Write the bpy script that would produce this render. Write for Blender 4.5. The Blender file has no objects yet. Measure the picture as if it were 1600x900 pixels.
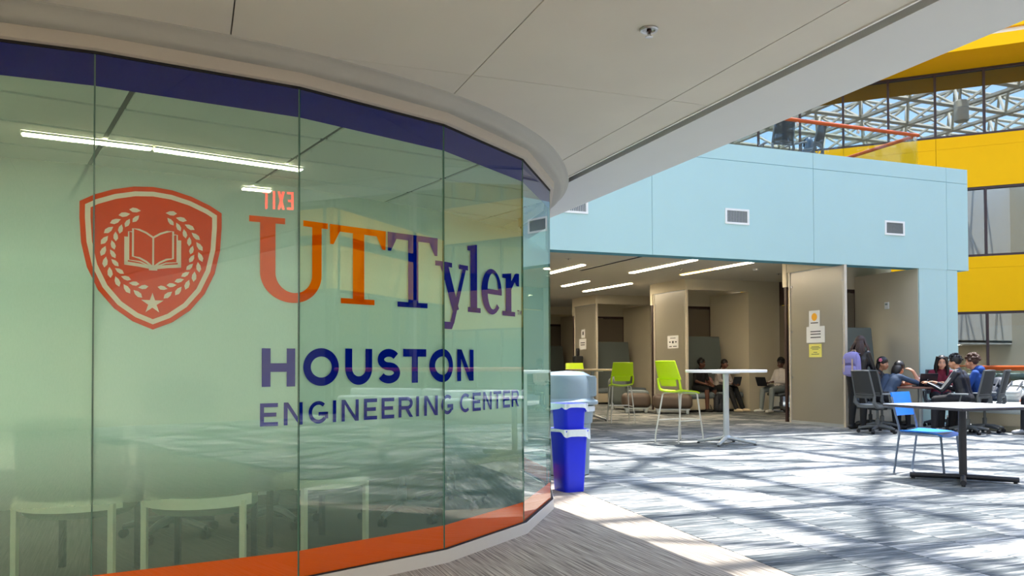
import bpy, bmesh, math, random
import numpy as np
from mathutils import Vector, Matrix
random.seed(7)
PI = math.pi
S = bpy.context.scene
C = S.collection

# ------------------------------------------------------------------ camera
F, EYE, YAW, PITCH, ROLL, HV = 1305.0, 1.13, math.radians(21.0), math.radians(1.2), math.radians(0.2), 573.0
cd = bpy.data.cameras.new('camera'); cam = bpy.data.objects.new('camera', cd); C.objects.link(cam)
cd.sensor_width = 36.0; cd.lens = F / 1600 * 36; cd.clip_end = 400
cd.shift_y = (HV - F * math.tan(PITCH) - 450) / 1600
fw = Vector((math.sin(YAW) * math.cos(PITCH), math.cos(YAW) * math.cos(PITCH), math.sin(PITCH)))
rt = Vector((math.cos(YAW), -math.sin(YAW), 0)); up = rt.cross(fw)
r2 = rt * math.cos(ROLL) - up * math.sin(ROLL); u2 = up * math.cos(ROLL) + rt * math.sin(ROLL)
M = Matrix((r2, u2, -fw)).transposed().to_4x4(); M.translation = (0, 0, EYE)
cam.matrix_world = M
S.camera = cam

# ------------------------------------------------------------------ sky, sun, exposure
SUN = Vector((0.28, 0.15, 1.0)).normalized()
w = bpy.data.worlds.new('sky'); S.world = w; w.use_nodes = True
nt = w.node_tree; bg = nt.nodes['Background']
sky = nt.nodes.new('ShaderNodeTexSky'); sky.sky_type = 'NISHITA'; sky.sun_disc = False
sky.sun_elevation = math.asin(SUN.z); sky.sun_rotation = math.atan2(SUN.x, SUN.y)
sky.air_density = 1.0; sky.dust_density = 0.4
nt.links.new(sky.outputs[0], bg.inputs[0]); bg.inputs[1].default_value = 0.50
sl = bpy.data.lights.new('sun', 'SUN'); sl.energy = 5.8; sl.angle = math.radians(0.7); sl.color = (1.0, 0.965, 0.91)
so = bpy.data.objects.new('sun', sl); C.objects.link(so); so.location = (8, 6, 30)
so.rotation_euler = SUN.to_track_quat('Z', 'Y').to_euler()
S.view_settings.view_transform = 'Standard'; S.view_settings.look = 'None'
S.view_settings.gamma = 1.0; S.view_settings.use_curve_mapping = False
S.view_settings.exposure = 1.1
S.cycles.transparent_max_bounces = 24

# ------------------------------------------------------------------ materials
def lin(c):
    return tuple(((v / 255) / 12.92 if v / 255 <= 0.04045 else ((v / 255 + 0.055) / 1.055) ** 2.4) for v in c)
MATS = {}
def mat(name, rgb, rough=0.6, metal=0.0, var=0.06, scale=30.0, bump=0.0, spec=0.5, coat=0.0, sheen=0.0):
    if name in MATS: return MATS[name]
    m = bpy.data.materials.new(name); m.use_nodes = True; n = m.node_tree; b = n.nodes['Principled BSDF']
    c = lin(rgb)
    b.inputs['Roughness'].default_value = rough; b.inputs['Metallic'].default_value = metal
    b.inputs['Specular IOR Level'].default_value = spec; b.inputs['Coat Weight'].default_value = coat
    b.inputs['Sheen Weight'].default_value = sheen
    tc = n.nodes.new('ShaderNodeTexCoord'); ns = n.nodes.new('ShaderNodeTexNoise')
    ns.inputs['Scale'].default_value = scale; ns.inputs['Detail'].default_value = 3
    n.links.new(tc.outputs['Object'], ns.inputs['Vector'])
    mx = n.nodes.new('ShaderNodeMix'); mx.data_type = 'RGBA'
    mx.inputs['A'].default_value = tuple(max(0, v * (1 - var)) for v in c) + (1,)
    mx.inputs['B'].default_value = tuple(min(1, v * (1 + var)) for v in c) + (1,)
    n.links.new(ns.outputs['Fac'], mx.inputs['Factor']); n.links.new(mx.outputs['Result'], b.inputs['Base Color'])
    if bump:
        bp = n.nodes.new('ShaderNodeBump'); bp.inputs['Strength'].default_value = bump; bp.inputs['Distance'].default_value = 0.003
        n.links.new(ns.outputs['Fac'], bp.inputs['Height']); n.links.new(bp.outputs[0], b.inputs['Normal'])
    MATS[name] = m
    return m
def emit(name, rgb, strength):
    if name in MATS: return MATS[name]
    m = bpy.data.materials.new(name); m.use_nodes = True; b = m.node_tree.nodes['Principled BSDF']
    b.inputs['Base Color'].default_value = lin(rgb) + (1,)
    b.inputs['Emission Color'].default_value = lin(rgb) + (1,); b.inputs['Emission Strength'].default_value = strength
    MATS[name] = m
    return m

def new_mat(name):
    m = bpy.data.materials.new(name); m.use_nodes = True; n = m.node_tree
    for x in list(n.nodes): n.nodes.remove(x)
    out = n.nodes.new('ShaderNodeOutputMaterial'); MATS[name] = m
    return m, n, out
def node(n, t, **kw):
    x = n.nodes.new(t)
    for k, v in kw.items():
        if k in x.inputs: x.inputs[k].default_value = v
        else: setattr(x, k, v)
    return x
def schlick(n, base):
    lw = node(n, 'ShaderNodeLayerWeight', Blend=0.5)
    pw = node(n, 'ShaderNodeMath', operation='POWER'); pw.inputs[1].default_value = 4.0; n.links.new(lw.outputs['Facing'], pw.inputs[0])
    ad = node(n, 'ShaderNodeMath', operation='MULTIPLY_ADD', use_clamp=True); ad.inputs[1].default_value = 1 - base; ad.inputs[2].default_value = base
    n.links.new(pw.outputs[0], ad.inputs[0])
    return ad
def clear_glass(name, tint, base=0.06, ior=1.5):
    m, n, out = new_mat(name)
    ad = schlick(n, base)
    tr = node(n, 'ShaderNodeBsdfTransparent', Color=tint + (1,)); gl = node(n, 'ShaderNodeBsdfGlossy', Roughness=0.0)
    mx = node(n, 'ShaderNodeMixShader')
    n.links.new(ad.outputs[0], mx.inputs[0]); n.links.new(tr.outputs[0], mx.inputs[1]); n.links.new(gl.outputs[0], mx.inputs[2])
    n.links.new(mx.outputs[0], out.inputs[0])
    return m
GLASS = clear_glass('curved_wall_glass', (0.86, 0.975, 0.935), 0.105)
RAILGLASS = clear_glass('railing_glass', (0.93, 0.975, 0.96), 0.04)
def film_mat():
    m, n, out = new_mat('frosted_gradient_film')
    geo = node(n, 'ShaderNodeNewGeometry'); sp = node(n, 'ShaderNodeSeparateXYZ'); n.links.new(geo.outputs['Position'], sp.inputs[0])
    mr = node(n, 'ShaderNodeMapRange'); mr.inputs['From Min'].default_value = 0; mr.inputs['From Max'].default_value = 2.6
    n.links.new(sp.outputs['Z'], mr.inputs['Value'])
    cr = node(n, 'ShaderNodeValToRGB'); n.links.new(mr.outputs[0], cr.inputs[0])
    e = cr.color_ramp.elements
    e[0].position = 0.08; e[0].color = (0.12,) * 3 + (1,)
    e[1].position = 1.0; e[1].color = (0.07,) * 3 + (1,)
    for p, v in ((0.13, 0.16), (0.20, 0.28), (0.27, 0.58), (0.35, 0.82), (0.62, 0.86), (0.72, 0.58), (0.79, 0.26), (0.86, 0.11)):
        x = e.new(p); x.color = (v, v, v, 1)
    ns = node(n, 'ShaderNodeTexNoise', Scale=260.0, Detail=2.0)
    mp = node(n, 'ShaderNodeMapping'); mp.inputs['Scale'].default_value = (1, 1, 0.25)
    n.links.new(geo.outputs['Position'], mp.inputs[0]); n.links.new(mp.outputs[0], ns.inputs['Vector'])
    cm = node(n, 'ShaderNodeMix', data_type='RGBA'); cm.inputs['A'].default_value = (0.60, 0.88, 0.75, 1); cm.inputs['B'].default_value = (0.70, 0.95, 0.83, 1)
    n.links.new(ns.outputs['Fac'], cm.inputs['Factor'])
    df = node(n, 'ShaderNodeBsdfDiffuse'); tl = node(n, 'ShaderNodeBsdfTranslucent')
    n.links.new(cm.outputs['Result'], df.inputs[0]); n.links.new(cm.outputs['Result'], tl.inputs[0])
    m1 = node(n, 'ShaderNodeMixShader', Fac=0.16); n.links.new(df.outputs[0], m1.inputs[1]); n.links.new(tl.outputs[0], m1.inputs[2])
    tr = node(n, 'ShaderNodeBsdfTransparent', Color=(0.90, 0.97, 0.93, 1))
    m2 = node(n, 'ShaderNodeMixShader'); n.links.new(cr.outputs[0], m2.inputs[0]); n.links.new(tr.outputs[0], m2.inputs[1]); n.links.new(m1.outputs[0], m2.inputs[2])
    n.links.new(m2.outputs[0], out.inputs[0])
    return m
FILM = film_mat()
def frosted_panel():
    m, n, out = new_mat('frosted_partition')
    df = node(n, 'ShaderNodeBsdfDiffuse', Color=lin((196, 190, 172)) + (1,)); tl = node(n, 'ShaderNodeBsdfTranslucent', Color=lin((215, 210, 195)) + (1,))
    gl = node(n, 'ShaderNodeBsdfGlossy', Roughness=0.28, Color=(0.9, 0.9, 0.9, 1))
    ns = node(n, 'ShaderNodeTexNoise', Scale=400.0); bp = node(n, 'ShaderNodeBump', Strength=0.05)
    n.links.new(ns.outputs['Fac'], bp.inputs['Height']); n.links.new(bp.outputs[0], gl.inputs['Normal'])
    m1 = node(n, 'ShaderNodeMixShader', Fac=0.5); n.links.new(df.outputs[0], m1.inputs[1]); n.links.new(tl.outputs[0], m1.inputs[2])
    ad = schlick(n, 0.12)
    m2 = node(n, 'ShaderNodeMixShader'); n.links.new(ad.outputs[0], m2.inputs[0]); n.links.new(m1.outputs[0], m2.inputs[1]); n.links.new(gl.outputs[0], m2.inputs[2])
    n.links.new(m2.outputs[0], out.inputs[0])
    return m
FROST = frosted_panel()
def window_glass():
    m, n, out = new_mat('reflective_window_glass')
    gl = node(n, 'ShaderNodeBsdfGlossy', Roughness=0.0, Color=(0.9, 0.93, 0.95, 1)); tr = node(n, 'ShaderNodeBsdfTransparent', Color=(0.62, 0.68, 0.68, 1))
    ad = schlick(n, 0.19)
    mx = node(n, 'ShaderNodeMixShader'); n.links.new(ad.outputs[0], mx.inputs[0]); n.links.new(tr.outputs[0], mx.inputs[1]); n.links.new(gl.outputs[0], mx.inputs[2])
    n.links.new(mx.outputs[0], out.inputs[0])
    return m
WGLASS = window_glass()
CARPET_ANG = math.radians(-4.7)
def carpet_tile_mat():
    m, n, out = new_mat('slate_streaked_carpet')
    b = node(n, 'ShaderNodeBsdfPrincipled', Roughness=0.95); b.inputs['Specular IOR Level'].default_value = 0.1
    geo = node(n, 'ShaderNodeNewGeometry'); oi = node(n, 'ShaderNodeObjectInfo')
    rnd = node(n, 'ShaderNodeMath', operation='ADD'); n.links.new(geo.outputs['Random Per Island'], rnd.inputs[0]); n.links.new(oi.outputs['Random'], rnd.inputs[1])
    fr = node(n, 'ShaderNodeMath', operation='FRACT'); n.links.new(rnd.outputs[0], fr.inputs[0])
    off = node(n, 'ShaderNodeMath', operation='MULTIPLY'); off.inputs[1].default_value = 37.0; n.links.new(fr.outputs[0], off.inputs[0])
    mp = node(n, 'ShaderNodeMapping'); mp.inputs['Rotation'].default_value = (0, 0, -CARPET_ANG); mp.inputs['Scale'].default_value = (2.6, 34.0, 1)
    n.links.new(geo.outputs['Position'], mp.inputs[0])
    va = node(n, 'ShaderNodeVectorMath', operation='ADD'); n.links.new(mp.outputs[0], va.inputs[0]); n.links.new(off.outputs[0], va.inputs[1])
    ns = node(n, 'ShaderNodeTexNoise', Scale=1.0, Detail=5.0, Roughness=0.65); n.links.new(va.outputs[0], ns.inputs['Vector'])
    mp2 = node(n, 'ShaderNodeMapping'); mp2.inputs['Rotation'].default_value = (0, 0, -CARPET_ANG); mp2.inputs['Scale'].default_value = (1.6, 6.0, 1)
    n.links.new(geo.outputs['Position'], mp2.inputs[0])
    va2 = node(n, 'ShaderNodeVectorMath', operation='ADD'); n.links.new(mp2.outputs[0], va2.inputs[0]); n.links.new(off.outputs[0], va2.inputs[1])
    n2 = node(n, 'ShaderNodeTexNoise', Scale=1.0, Detail=2.0); n.links.new(va2.outputs[0], n2.inputs['Vector'])
    a1 = node(n, 'ShaderNodeMath', operation='MULTIPLY_ADD'); a1.inputs[1].default_value = 1.05; n.links.new(ns.outputs['Fac'], a1.inputs[0])
    a2 = node(n, 'ShaderNodeMath', operation='MULTIPLY_ADD'); a2.inputs[1].default_value = 0.42; a2.inputs[2].default_value = -0.33
    n.links.new(n2.outputs['Fac'], a2.inputs[0]); n.links.new(a2.outputs[0], a1.inputs[2])
    a3 = node(n, 'ShaderNodeMath', operation='MULTIPLY_ADD'); a3.inputs[1].default_value = 0.20; n.links.new(fr.outputs[0], a3.inputs[0]); n.links.new(a1.outputs[0], a3.inputs[2])
    cr = node(n, 'ShaderNodeValToRGB'); n.links.new(a3.outputs[0], cr.inputs[0])
    e = cr.color_ramp.elements; e[0].position = 0.32; e[0].color = (0.060, 0.072, 0.080, 1); e[1].position = 0.70; e[1].color = (0.50, 0.495, 0.465, 1)
    x = e.new(0.5); x.color = (0.15, 0.165, 0.17, 1)
    n.links.new(cr.outputs[0], b.inputs['Base Color'])
    n.links.new(b.outputs[0], out.inputs[0])
    return m
CARPET = carpet_tile_mat()
def taupe_mat():
    m, n, out = new_mat('taupe_striped_carpet')
    b = node(n, 'ShaderNodeBsdfPrincipled', Roughness=0.95); b.inputs['Specular IOR Level'].default_value = 0.1
    geo = node(n, 'ShaderNodeNewGeometry'); mp = node(n, 'ShaderNodeMapping'); mp.inputs['Scale'].default_value = (120.0, 2.0, 1)
    n.links.new(geo.outputs['Position'], mp.inputs[0])
    ns = node(n, 'ShaderNodeTexNoise', Scale=1.0, Detail=4.0, Roughness=0.6); n.links.new(mp.outputs[0], ns.inputs['Vector'])
    cr = node(n, 'ShaderNodeValToRGB'); n.links.new(ns.outputs['Fac'], cr.inputs[0])
    e = cr.color_ramp.elements; e[0].position = 0.36; e[0].color = lin((112, 104, 97)) + (1,); e[1].position = 0.66; e[1].color = lin((196, 186, 172)) + (1,)
    n.links.new(cr.outputs[0], b.inputs['Base Color']); n.links.new(b.outputs[0], out.inputs[0])
    return m
TAUPE = taupe_mat()
CEILM = mat('soffit_plaster', (214, 209, 196), 0.85, var=0.05, scale=2.5)
TRIMM = mat('grey_gypsum_trim', (172, 171, 162), 0.7, var=0.02)
STRIPM = mat('beige_header_strip', (190, 182, 168), 0.6, var=0.02)
BANDM = mat('soffit_border_gypsum', (214, 215, 212), 0.75, var=0.02, scale=3)
DARKM = mat('dark_reveal', (22, 20, 20), 0.8)
BLUEW = mat('pale_blue_paint', (174, 207, 206), 0.6, var=0.02, scale=2)
YELM = mat('yellow_panel', (255, 190, 0), 0.6, var=0.02, scale=2, spec=0.15)
BEIGE = mat('beige_paint', (206, 196, 172), 0.8, var=0.02, scale=3)
MULL = mat('bronze_mullion', (58, 38, 36), 0.5)
WHITE = mat('white_paint', (236, 236, 232), 0.6, var=0.02)
KERB = mat('kerb_grey_paint', (205, 203, 197), 0.6, var=0.02)
CHROME = mat('brushed_metal', (200, 200, 200), 0.3, 1.0, var=0.03)
SILVER = mat('silver_powder_coat', (186, 192, 194), 0.4, 0.3, var=0.03)
BLACKP = mat('black_plastic', (24, 25, 28), 0.5)
WOOD = mat('cherry_wood_rail', (176, 78, 26), 0.5, var=0.2, scale=8, spec=0.25)
VBLUE = mat('blue_vinyl', (0, 26, 150), 0.9, var=0.01, spec=0.0)
VNAVY = mat('navy_vinyl', (0, 16, 120), 0.9, var=0.01, spec=0.0)
VORANGE = mat('orange_vinyl', (255, 98, 0), 0.9, var=0.01, spec=0.0)
VSHIELD = mat('burnt_orange_vinyl', (238, 76, 4), 0.9, var=0.01, spec=0.0)
VCREAM = mat('cream_vinyl', (245, 232, 205), 0.9, var=0.01, spec=0.0)
GEDGE = mat('green_glass_edge', (60, 120, 100), 0.2, var=0.1)
LAMP = emit('lamp_diffuser', (255, 236, 205), 40.0)
LAMPW = emit('warm_lamp_diffuser', (255, 214, 140), 9.0)
LAMPI = emit('meeting_room_lamp', (255, 236, 196), 20.0)

# ------------------------------------------------------------------ mesh helpers
class MB:
    def __init__(s): s.v = []; s.f = []; s.m = []
    def add(s, vs, fs, mi=0):
        o = len(s.v); s.v += [tuple(p) for p in vs]; s.f += [tuple(i + o for i in f) for f in fs]; s.m += [mi] * len(fs)
        return s
    def box(s, a, b, mi=0):
        x0, y0, z0 = a; x1, y1, z1 = b
        return s.add([(x0, y0, z0), (x1, y0, z0), (x1, y1, z0), (x0, y1, z0), (x0, y0, z1), (x1, y0, z1), (x1, y1, z1), (x0, y1, z1)],
                     [(0, 3, 2, 1), (4, 5, 6, 7), (0, 1, 5, 4), (1, 2, 6, 5), (2, 3, 7, 6), (3, 0, 4, 7)], mi)
    def rbox(s, a, b, r=0.02, n=3, mi=0):
        # box with rounded vertical edges and softened top and bottom
        x0, y0, z0 = a; x1, y1, z1 = b; r = min(r, (x1 - x0) / 2.01, (y1 - y0) / 2.01, (z1 - z0) / 2.01)
        rings = []
        for k in range(n + 1):
            t = k / n * PI / 2; rings.append((z0 + r - r * math.cos(t), r - r * math.sin(t)))
        for k in range(n + 1):
            t = k / n * PI / 2; rings.append((z1 - r + r * math.sin(t), r - r * math.cos(t)))
        vs = []; N = 4 * (n + 1)
        for z, ins in rings:
            rr = max(r - ins, 1e-4)
            for q, (cx, cy) in enumerate(((x1 - r, y1 - r), (x0 + r, y1 - r), (x0 + r, y0 + r), (x1 - r, y0 + r))):
                for k in range(n + 1):
                    t = q * PI / 2 + k / n * PI / 2; vs.append((cx + rr * math.cos(t), cy + rr * math.sin(t), z))
        fs = []
        for i in range(len(rings) - 1):
            for k in range(N): fs.append((i * N + k, i * N + (k + 1) % N, (i + 1) * N + (k + 1) % N, (i + 1) * N + k))
        fs.append(tuple(range(N - 1, -1, -1))); fs.append(tuple(range((len(rings) - 1) * N, len(rings) * N)))
        return s.add(vs, fs, mi)
    def tube(s, pts, r, n=8, mi=0, cap=True, flat=1.0):
        pts = [Vector(p) for p in pts]; rs = r if isinstance(r, (list, tuple)) else [r] * len(pts)
        vs = []; px = None
        for i, p in enumerate(pts):
            d = (pts[min(i + 1, len(pts) - 1)] - pts[max(i - 1, 0)]).normalized()
            if px is None:
                px = d.cross(Vector((0, 0, 1)))
                if px.length < 1e-3: px = Vector((1, 0, 0))
            px = (px - d * px.dot(d)).normalized(); py = d.cross(px)
            for k in range(n):
                t = 2 * PI * k / n; vs.append(p + px * rs[i] * math.cos(t) + py * rs[i] * flat * math.sin(t))
        fs = []
        for i in range(len(pts) - 1):
            for k in range(n): fs.append((i * n + k, i * n + (k + 1) % n, (i + 1) * n + (k + 1) % n, (i + 1) * n + k))
        if cap: fs.append(tuple(range(n - 1, -1, -1))); fs.append(tuple(range((len(pts) - 1) * n, len(pts) * n)))
        return s.add(vs, fs, mi)
    def lathe(s, prof, n=32, c=(0, 0), mi=0):
        vs = []
        for r, z in prof:
            for k in range(n): t = 2 * PI * k / n; vs.append((c[0] + r * math.cos(t), c[1] + r * math.sin(t), z))
        fs = []
        for i in range(len(prof) - 1):
            for k in range(n): fs.append((i * n + k, i * n + (k + 1) % n, (i + 1) * n + (k + 1) % n, (i + 1) * n + k))
        fs.append(tuple(range(n - 1, -1, -1))); fs.append(tuple(range((len(prof) - 1) * n, len(prof) * n)))
        return s.add(vs, fs, mi)
    def ell(s, c, r, nu=14, nv=9, mi=0, R=None):
        c = Vector(c); vs = []
        for j in range(1, nv):
            a = PI * j / nv
            for k in range(nu):
                t = 2 * PI * k / nu; p = Vector((r[0] * math.sin(a) * math.cos(t), r[1] * math.sin(a) * math.sin(t), r[2] * math.cos(a)))
                vs.append(c + (R @ p if R else p))
        tp = Vector((0, 0, r[2])); bt = Vector((0, 0, -r[2]))
        vs.append(c + (R @ tp if R else tp)); vs.append(c + (R @ bt if R else bt)); T = len(vs) - 2; B = T + 1; fs = []
        for j in range(nv - 2):
            for k in range(nu): fs.append((j * nu + k, (j + 1) * nu + k, (j + 1) * nu + (k + 1) % nu, j * nu + (k + 1) % nu))
        for k in range(nu):
            fs.append((T, k, (k + 1) % nu)); fs.append((B, (nv - 2) * nu + (k + 1) % nu, (nv - 2) * nu + k))
        return s.add(vs, fs, mi)
    def sup(s, c, r, e=0.5, top=1.0, nu=24, nv=14, mi=0):
        # rounded cushion-like solid (superellipsoid), optionally narrower towards its top
        P = lambda v, k: (abs(v) ** k) * (1 if v >= 0 else -1)
        vs = []
        for j in range(1, nv):
            a = -PI / 2 + PI * j / nv
            for k in range(nu):
                t = 2 * PI * k / nu; z = P(math.sin(a), e); q = P(math.cos(a), e) * (1 + (top - 1) * (z + 1) / 2)
                vs.append((c[0] + r[0] * q * P(math.cos(t), e), c[1] + r[1] * q * P(math.sin(t), e), c[2] + r[2] * z))
        vs += [(c[0], c[1], c[2] - r[2]), (c[0], c[1], c[2] + r[2])]; B = len(vs) - 2; T = B + 1
        fs = [(j * nu + k, j * nu + (k + 1) % nu, (j + 1) * nu + (k + 1) % nu, (j + 1) * nu + k) for j in range(nv - 2) for k in range(nu)]
        fs += [(B, (k + 1) % nu, k) for k in range(nu)] + [(T, (nv - 2) * nu + k, (nv - 2) * nu + (k + 1) % nu) for k in range(nu)]
        return s.add(vs, fs, mi)
    def prism(s, poly, z0, z1, mi=0):
        n = len(poly)
        vs = [(p[0], p[1], z0) for p in poly] + [(p[0], p[1], z1) for p in poly]
        return s.add(vs, [tuple(range(n - 1, -1, -1)), tuple(range(n, 2 * n))] + [(i, (i + 1) % n, n + (i + 1) % n, n + i) for i in range(n)], mi)
    def grid(s, fn, nu, nv, thick=0.0, mi=0):
        # sheet fn(a,b)->point with a,b in 0..1; closed with a thickness along its normals
        P = [[Vector(fn(i / nu, j / nv)) for j in range(nv + 1)] for i in range(nu + 1)]
        Q = []
        for i in range(nu + 1):
            row = []
            for j in range(nv + 1):
                du = P[min(i + 1, nu)][j] - P[max(i - 1, 0)][j]; dv = P[i][min(j + 1, nv)] - P[i][max(j - 1, 0)]
                row.append(P[i][j] - du.cross(dv).normalized() * thick)
            Q.append(row)
        W = nv + 1; vs = [p for r in P for p in r] + [p for r in Q for p in r]; o = W * (nu + 1); fs = []
        for i in range(nu):
            for j in range(nv):
                a, b, c, d = i * W + j, (i + 1) * W + j, (i + 1) * W + j + 1, i * W + j + 1
                fs.append((a, b, c, d)); fs.append((o + d, o + c, o + b, o + a))
        for i in range(nu):
            a, b = i * W, (i + 1) * W; fs.append((a, o + a, o + b, b)); a, b = i * W + nv, (i + 1) * W + nv; fs.append((b, o + b, o + a, a))
        for j in range(nv):
            a, b = j, j + 1; fs.append((b, o + b, o + a, a)); a, b = nu * W + j, nu * W + j + 1; fs.append((a, o + a, o + b, b))
        return s.add(vs, fs, mi)
    def mesh(s, name, mats, sharp=35):
        me = bpy.data.meshes.new(name); me.from_pydata(s.v, [], s.f)
        for m in (mats if isinstance(mats, (list, tuple)) else [mats]): me.materials.append(m)
        me.polygons.foreach_set('material_index', s.m)
        if sharp:
            me.polygons.foreach_set('use_smooth', [True] * len(me.polygons)); me.set_sharp_from_angle(angle=math.radians(sharp))
        me.update(); return me
    def build(s, name, mats, parent=None, sharp=35):
        return put(name, s.mesh(name, mats, sharp), parent)
def put(name, me, parent=None, loc=None, rz=0):
    o = bpy.data.objects.new(name, me); C.objects.link(o)
    if parent: o.parent = parent
    if loc is not None: o.location = loc
    if rz: o.rotation_euler = (0, 0, rz)
    return o
def tag(o, label=None, cat=None, group=None, kind=None):
    if label: o['label'] = label
    if cat: o['category'] = cat
    if group: o['group'] = group
    if kind: o['kind'] = kind
    return o
def thing(name, label, cat, loc=(0, 0, 0), rz=0, group=None):
    o = bpy.data.objects.new(name, None); C.objects.link(o); o.location = loc; o.rotation_euler = (0, 0, rz); o.empty_display_size = 0.1
    return tag(o, label, cat, group)
def struct(name, mb, m, label=None, sharp=35):
    o = mb.build(name, m, None, sharp); o['kind'] = 'structure'
    if label: o['label'] = label
    return o
def dup(root, loc, rz, label, group=None):
    r = root.copy(); C.objects.link(r); r.location = loc; r.rotation_euler = (0, 0, rz); r['label'] = label
    if group: r['group'] = group
    for ch in list(root.children):
        c = ch.copy(); C.objects.link(c); c.parent = r
        for g in ch.children:
            d = g.copy(); C.objects.link(d); d.parent = c
    return r
def cp(u, d, z=0.0):
    # a place on the floor: d metres ahead of the viewer, on the bearing of column u
    l = (u - 800) / F * d
    return (d * math.sin(YAW) + l * math.cos(YAW), d * math.cos(YAW) - l * math.sin(YAW), z)
def cdir(a, b):
    # heading angle (rotation about z of local +Y) from a right/away direction
    v = (a * math.cos(YAW) + b * math.sin(YAW), -a * math.sin(YAW) + b * math.cos(YAW))
    return math.atan2(-v[0], v[1])

# ================================================================== STRUCTURE
# ---- floor: base slab, taupe walkway carpet, slate carpet tiles
bm_ = MB().box((-13, -15, -0.3), (46, 40, -0.006))
floor = struct('floor', bm_, mat('floor_screed', (120, 120, 118), 0.9), 'concrete floor slab under the carpets')
bX = lambda y: 3.03 + 0.0822 * (y - 3.672)
tp = MB().prism([(-4.5, -9), (bX(-9), -9), (bX(12), 12), (-4.5, 12)], -0.005, 0.0)
rcp = MB().prism([(-4.5, 4.95)] + [(-3.1, 4.67), (-2.27, 4.32), (-1.348, 4.18), (-0.42, 4.21), (.48, 4.37), (1.33, 4.74), (2.05, 5.33), (2.60, 6.08), (2.95, 6.94), (3.08, 7.85), (3.08, 10.8), (-4.5, 10.8)], -0.002, 0.0015)
rcp.build('room_carpet', mat('room_carpet', (72, 72, 66), 0.95, var=0.25, scale=60), floor)['label'] = 'dark carpet of the meeting room'
tpo = tp.build('taupe_carpet', TAUPE, floor); tpo['label'] = 'taupe striped carpet of the walkway'
TS = 0.5; org = Vector((3.035, 3.672, 0)); ca, sa = math.cos(CARPET_ANG), math.sin(CARPET_ANG)
def tw(x, y): return Vector((org.x + x * ca - y * sa, org.y + x * sa + y * ca, 0))
def proj(p):
    q = Vector(p) - Vector((0, 0, EYE)); d = q.dot(fw)
    if d < 0.5: return None
    return 800 + F * q.dot(r2) / d, (HV - F * math.tan(PITCH)) - F * q.dot(u2) / d, d
tiles = []
for i in range(0, 24):
    for j in range(-26, 60):
        c = tw((i + 0.5) * TS, (j + 0.5) * TS)
        if c.x > 14.3 or c.y > 33: continue
        q = proj(c); vis = 0
        if q and 850 < q[0] < 1680 and q[1] < 930 and not (q[0] < 925 and q[1] < 765 and c.x < 3.6): vis = 1 / q[2] ** 3
        tiles.append((vis, c, i, j))
tiles.sort(key=lambda t: -t[0])
h = TS / 2 - 0.0012; T0 = 0.006
tm = MB().add([(-h, -h, -T0), (h, -h, -T0), (h, h, -T0), (-h, h, -T0), (-h + .002, -h + .002, 0), (h - .002, -h + .002, 0), (h - .002, h - .002, 0), (-h + .002, h - .002, 0)],
              [(4, 5, 6, 7), (0, 1, 5, 4), (1, 2, 6, 5), (2, 3, 7, 6), (3, 0, 4, 7)]).mesh('carpet_tile', CARPET, 0)
for vis, c, i, j in tiles[:300]:
    put('carpet_tile', tm, floor, (c.x, c.y, 0), CARPET_ANG)
rest = MB()
for vis, c, i, j in tiles[300:]:
    k = []
    for dx, dy, z in ((-h, -h, -T0), (h, -h, -T0), (h, h, -T0), (-h, h, -T0), (-h, -h, 0), (h, -h, 0), (h, h, 0), (-h, h, 0)):
        k.append((c.x + dx * ca - dy * sa, c.y + dx * sa + dy * ca, z))
    rest.add(k, [(4, 5, 6, 7), (0, 1, 5, 4), (1, 2, 6, 5), (2, 3, 7, 6), (3, 0, 4, 7)])
ro = rest.build('distant_carpet_tiles', CARPET, floor, 0); ro['kind'] = 'stuff'

# ---- near soffit: plaster panels, reveal slot, gypsum border, the floors above
ceil = struct('ceiling', MB().box((-4.6, -9, 2.78), (3.49, 12.0, 2.95)), DARKM, 'plaster panel soffit over the walkway')
xs = [2.87, 2.6, 1.385, 0.165, -1.055, -2.275, -3.495, -4.5]; ys = [-9.0, -8.01, -5.57, -3.13, -0.69, 1.75, 4.19, 6.63, 9.07, 12.0]
for a in range(len(xs) - 1):
    for b in range(len(ys) - 1):
        MB().box((xs[a + 1] + 0.003, ys[b] + 0.0025, 2.68), (xs[a] - 0.003, ys[b + 1] - 0.0025, 2.779)).build('ceiling_panel', CEILM, ceil)
MB().box((2.862, -9, 2.672), (2.874, 6.6, 2.70)).build('edge_bead', WHITE, ceil)
MB().box((2.96, -9, 2.68), (3.49, 12.0, 2.779)).build('border', BANDM, ceil)
struct('wall_upper', MB().box((-13, -15, 2.96), (3.485, 40, 14.6)), mat('upper_floor_paint', (214, 212, 204), 0.8), 'blank face of the floors above the soffit')
struct('wall_left', MB().box((-4.8, -9, 0), (-4.5, 12, 2.68)), BEIGE)
struct('wall_back', MB().box((-4.8, -9.3, 0), (14.2, -9, 14.6)), BEIGE)

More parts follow.
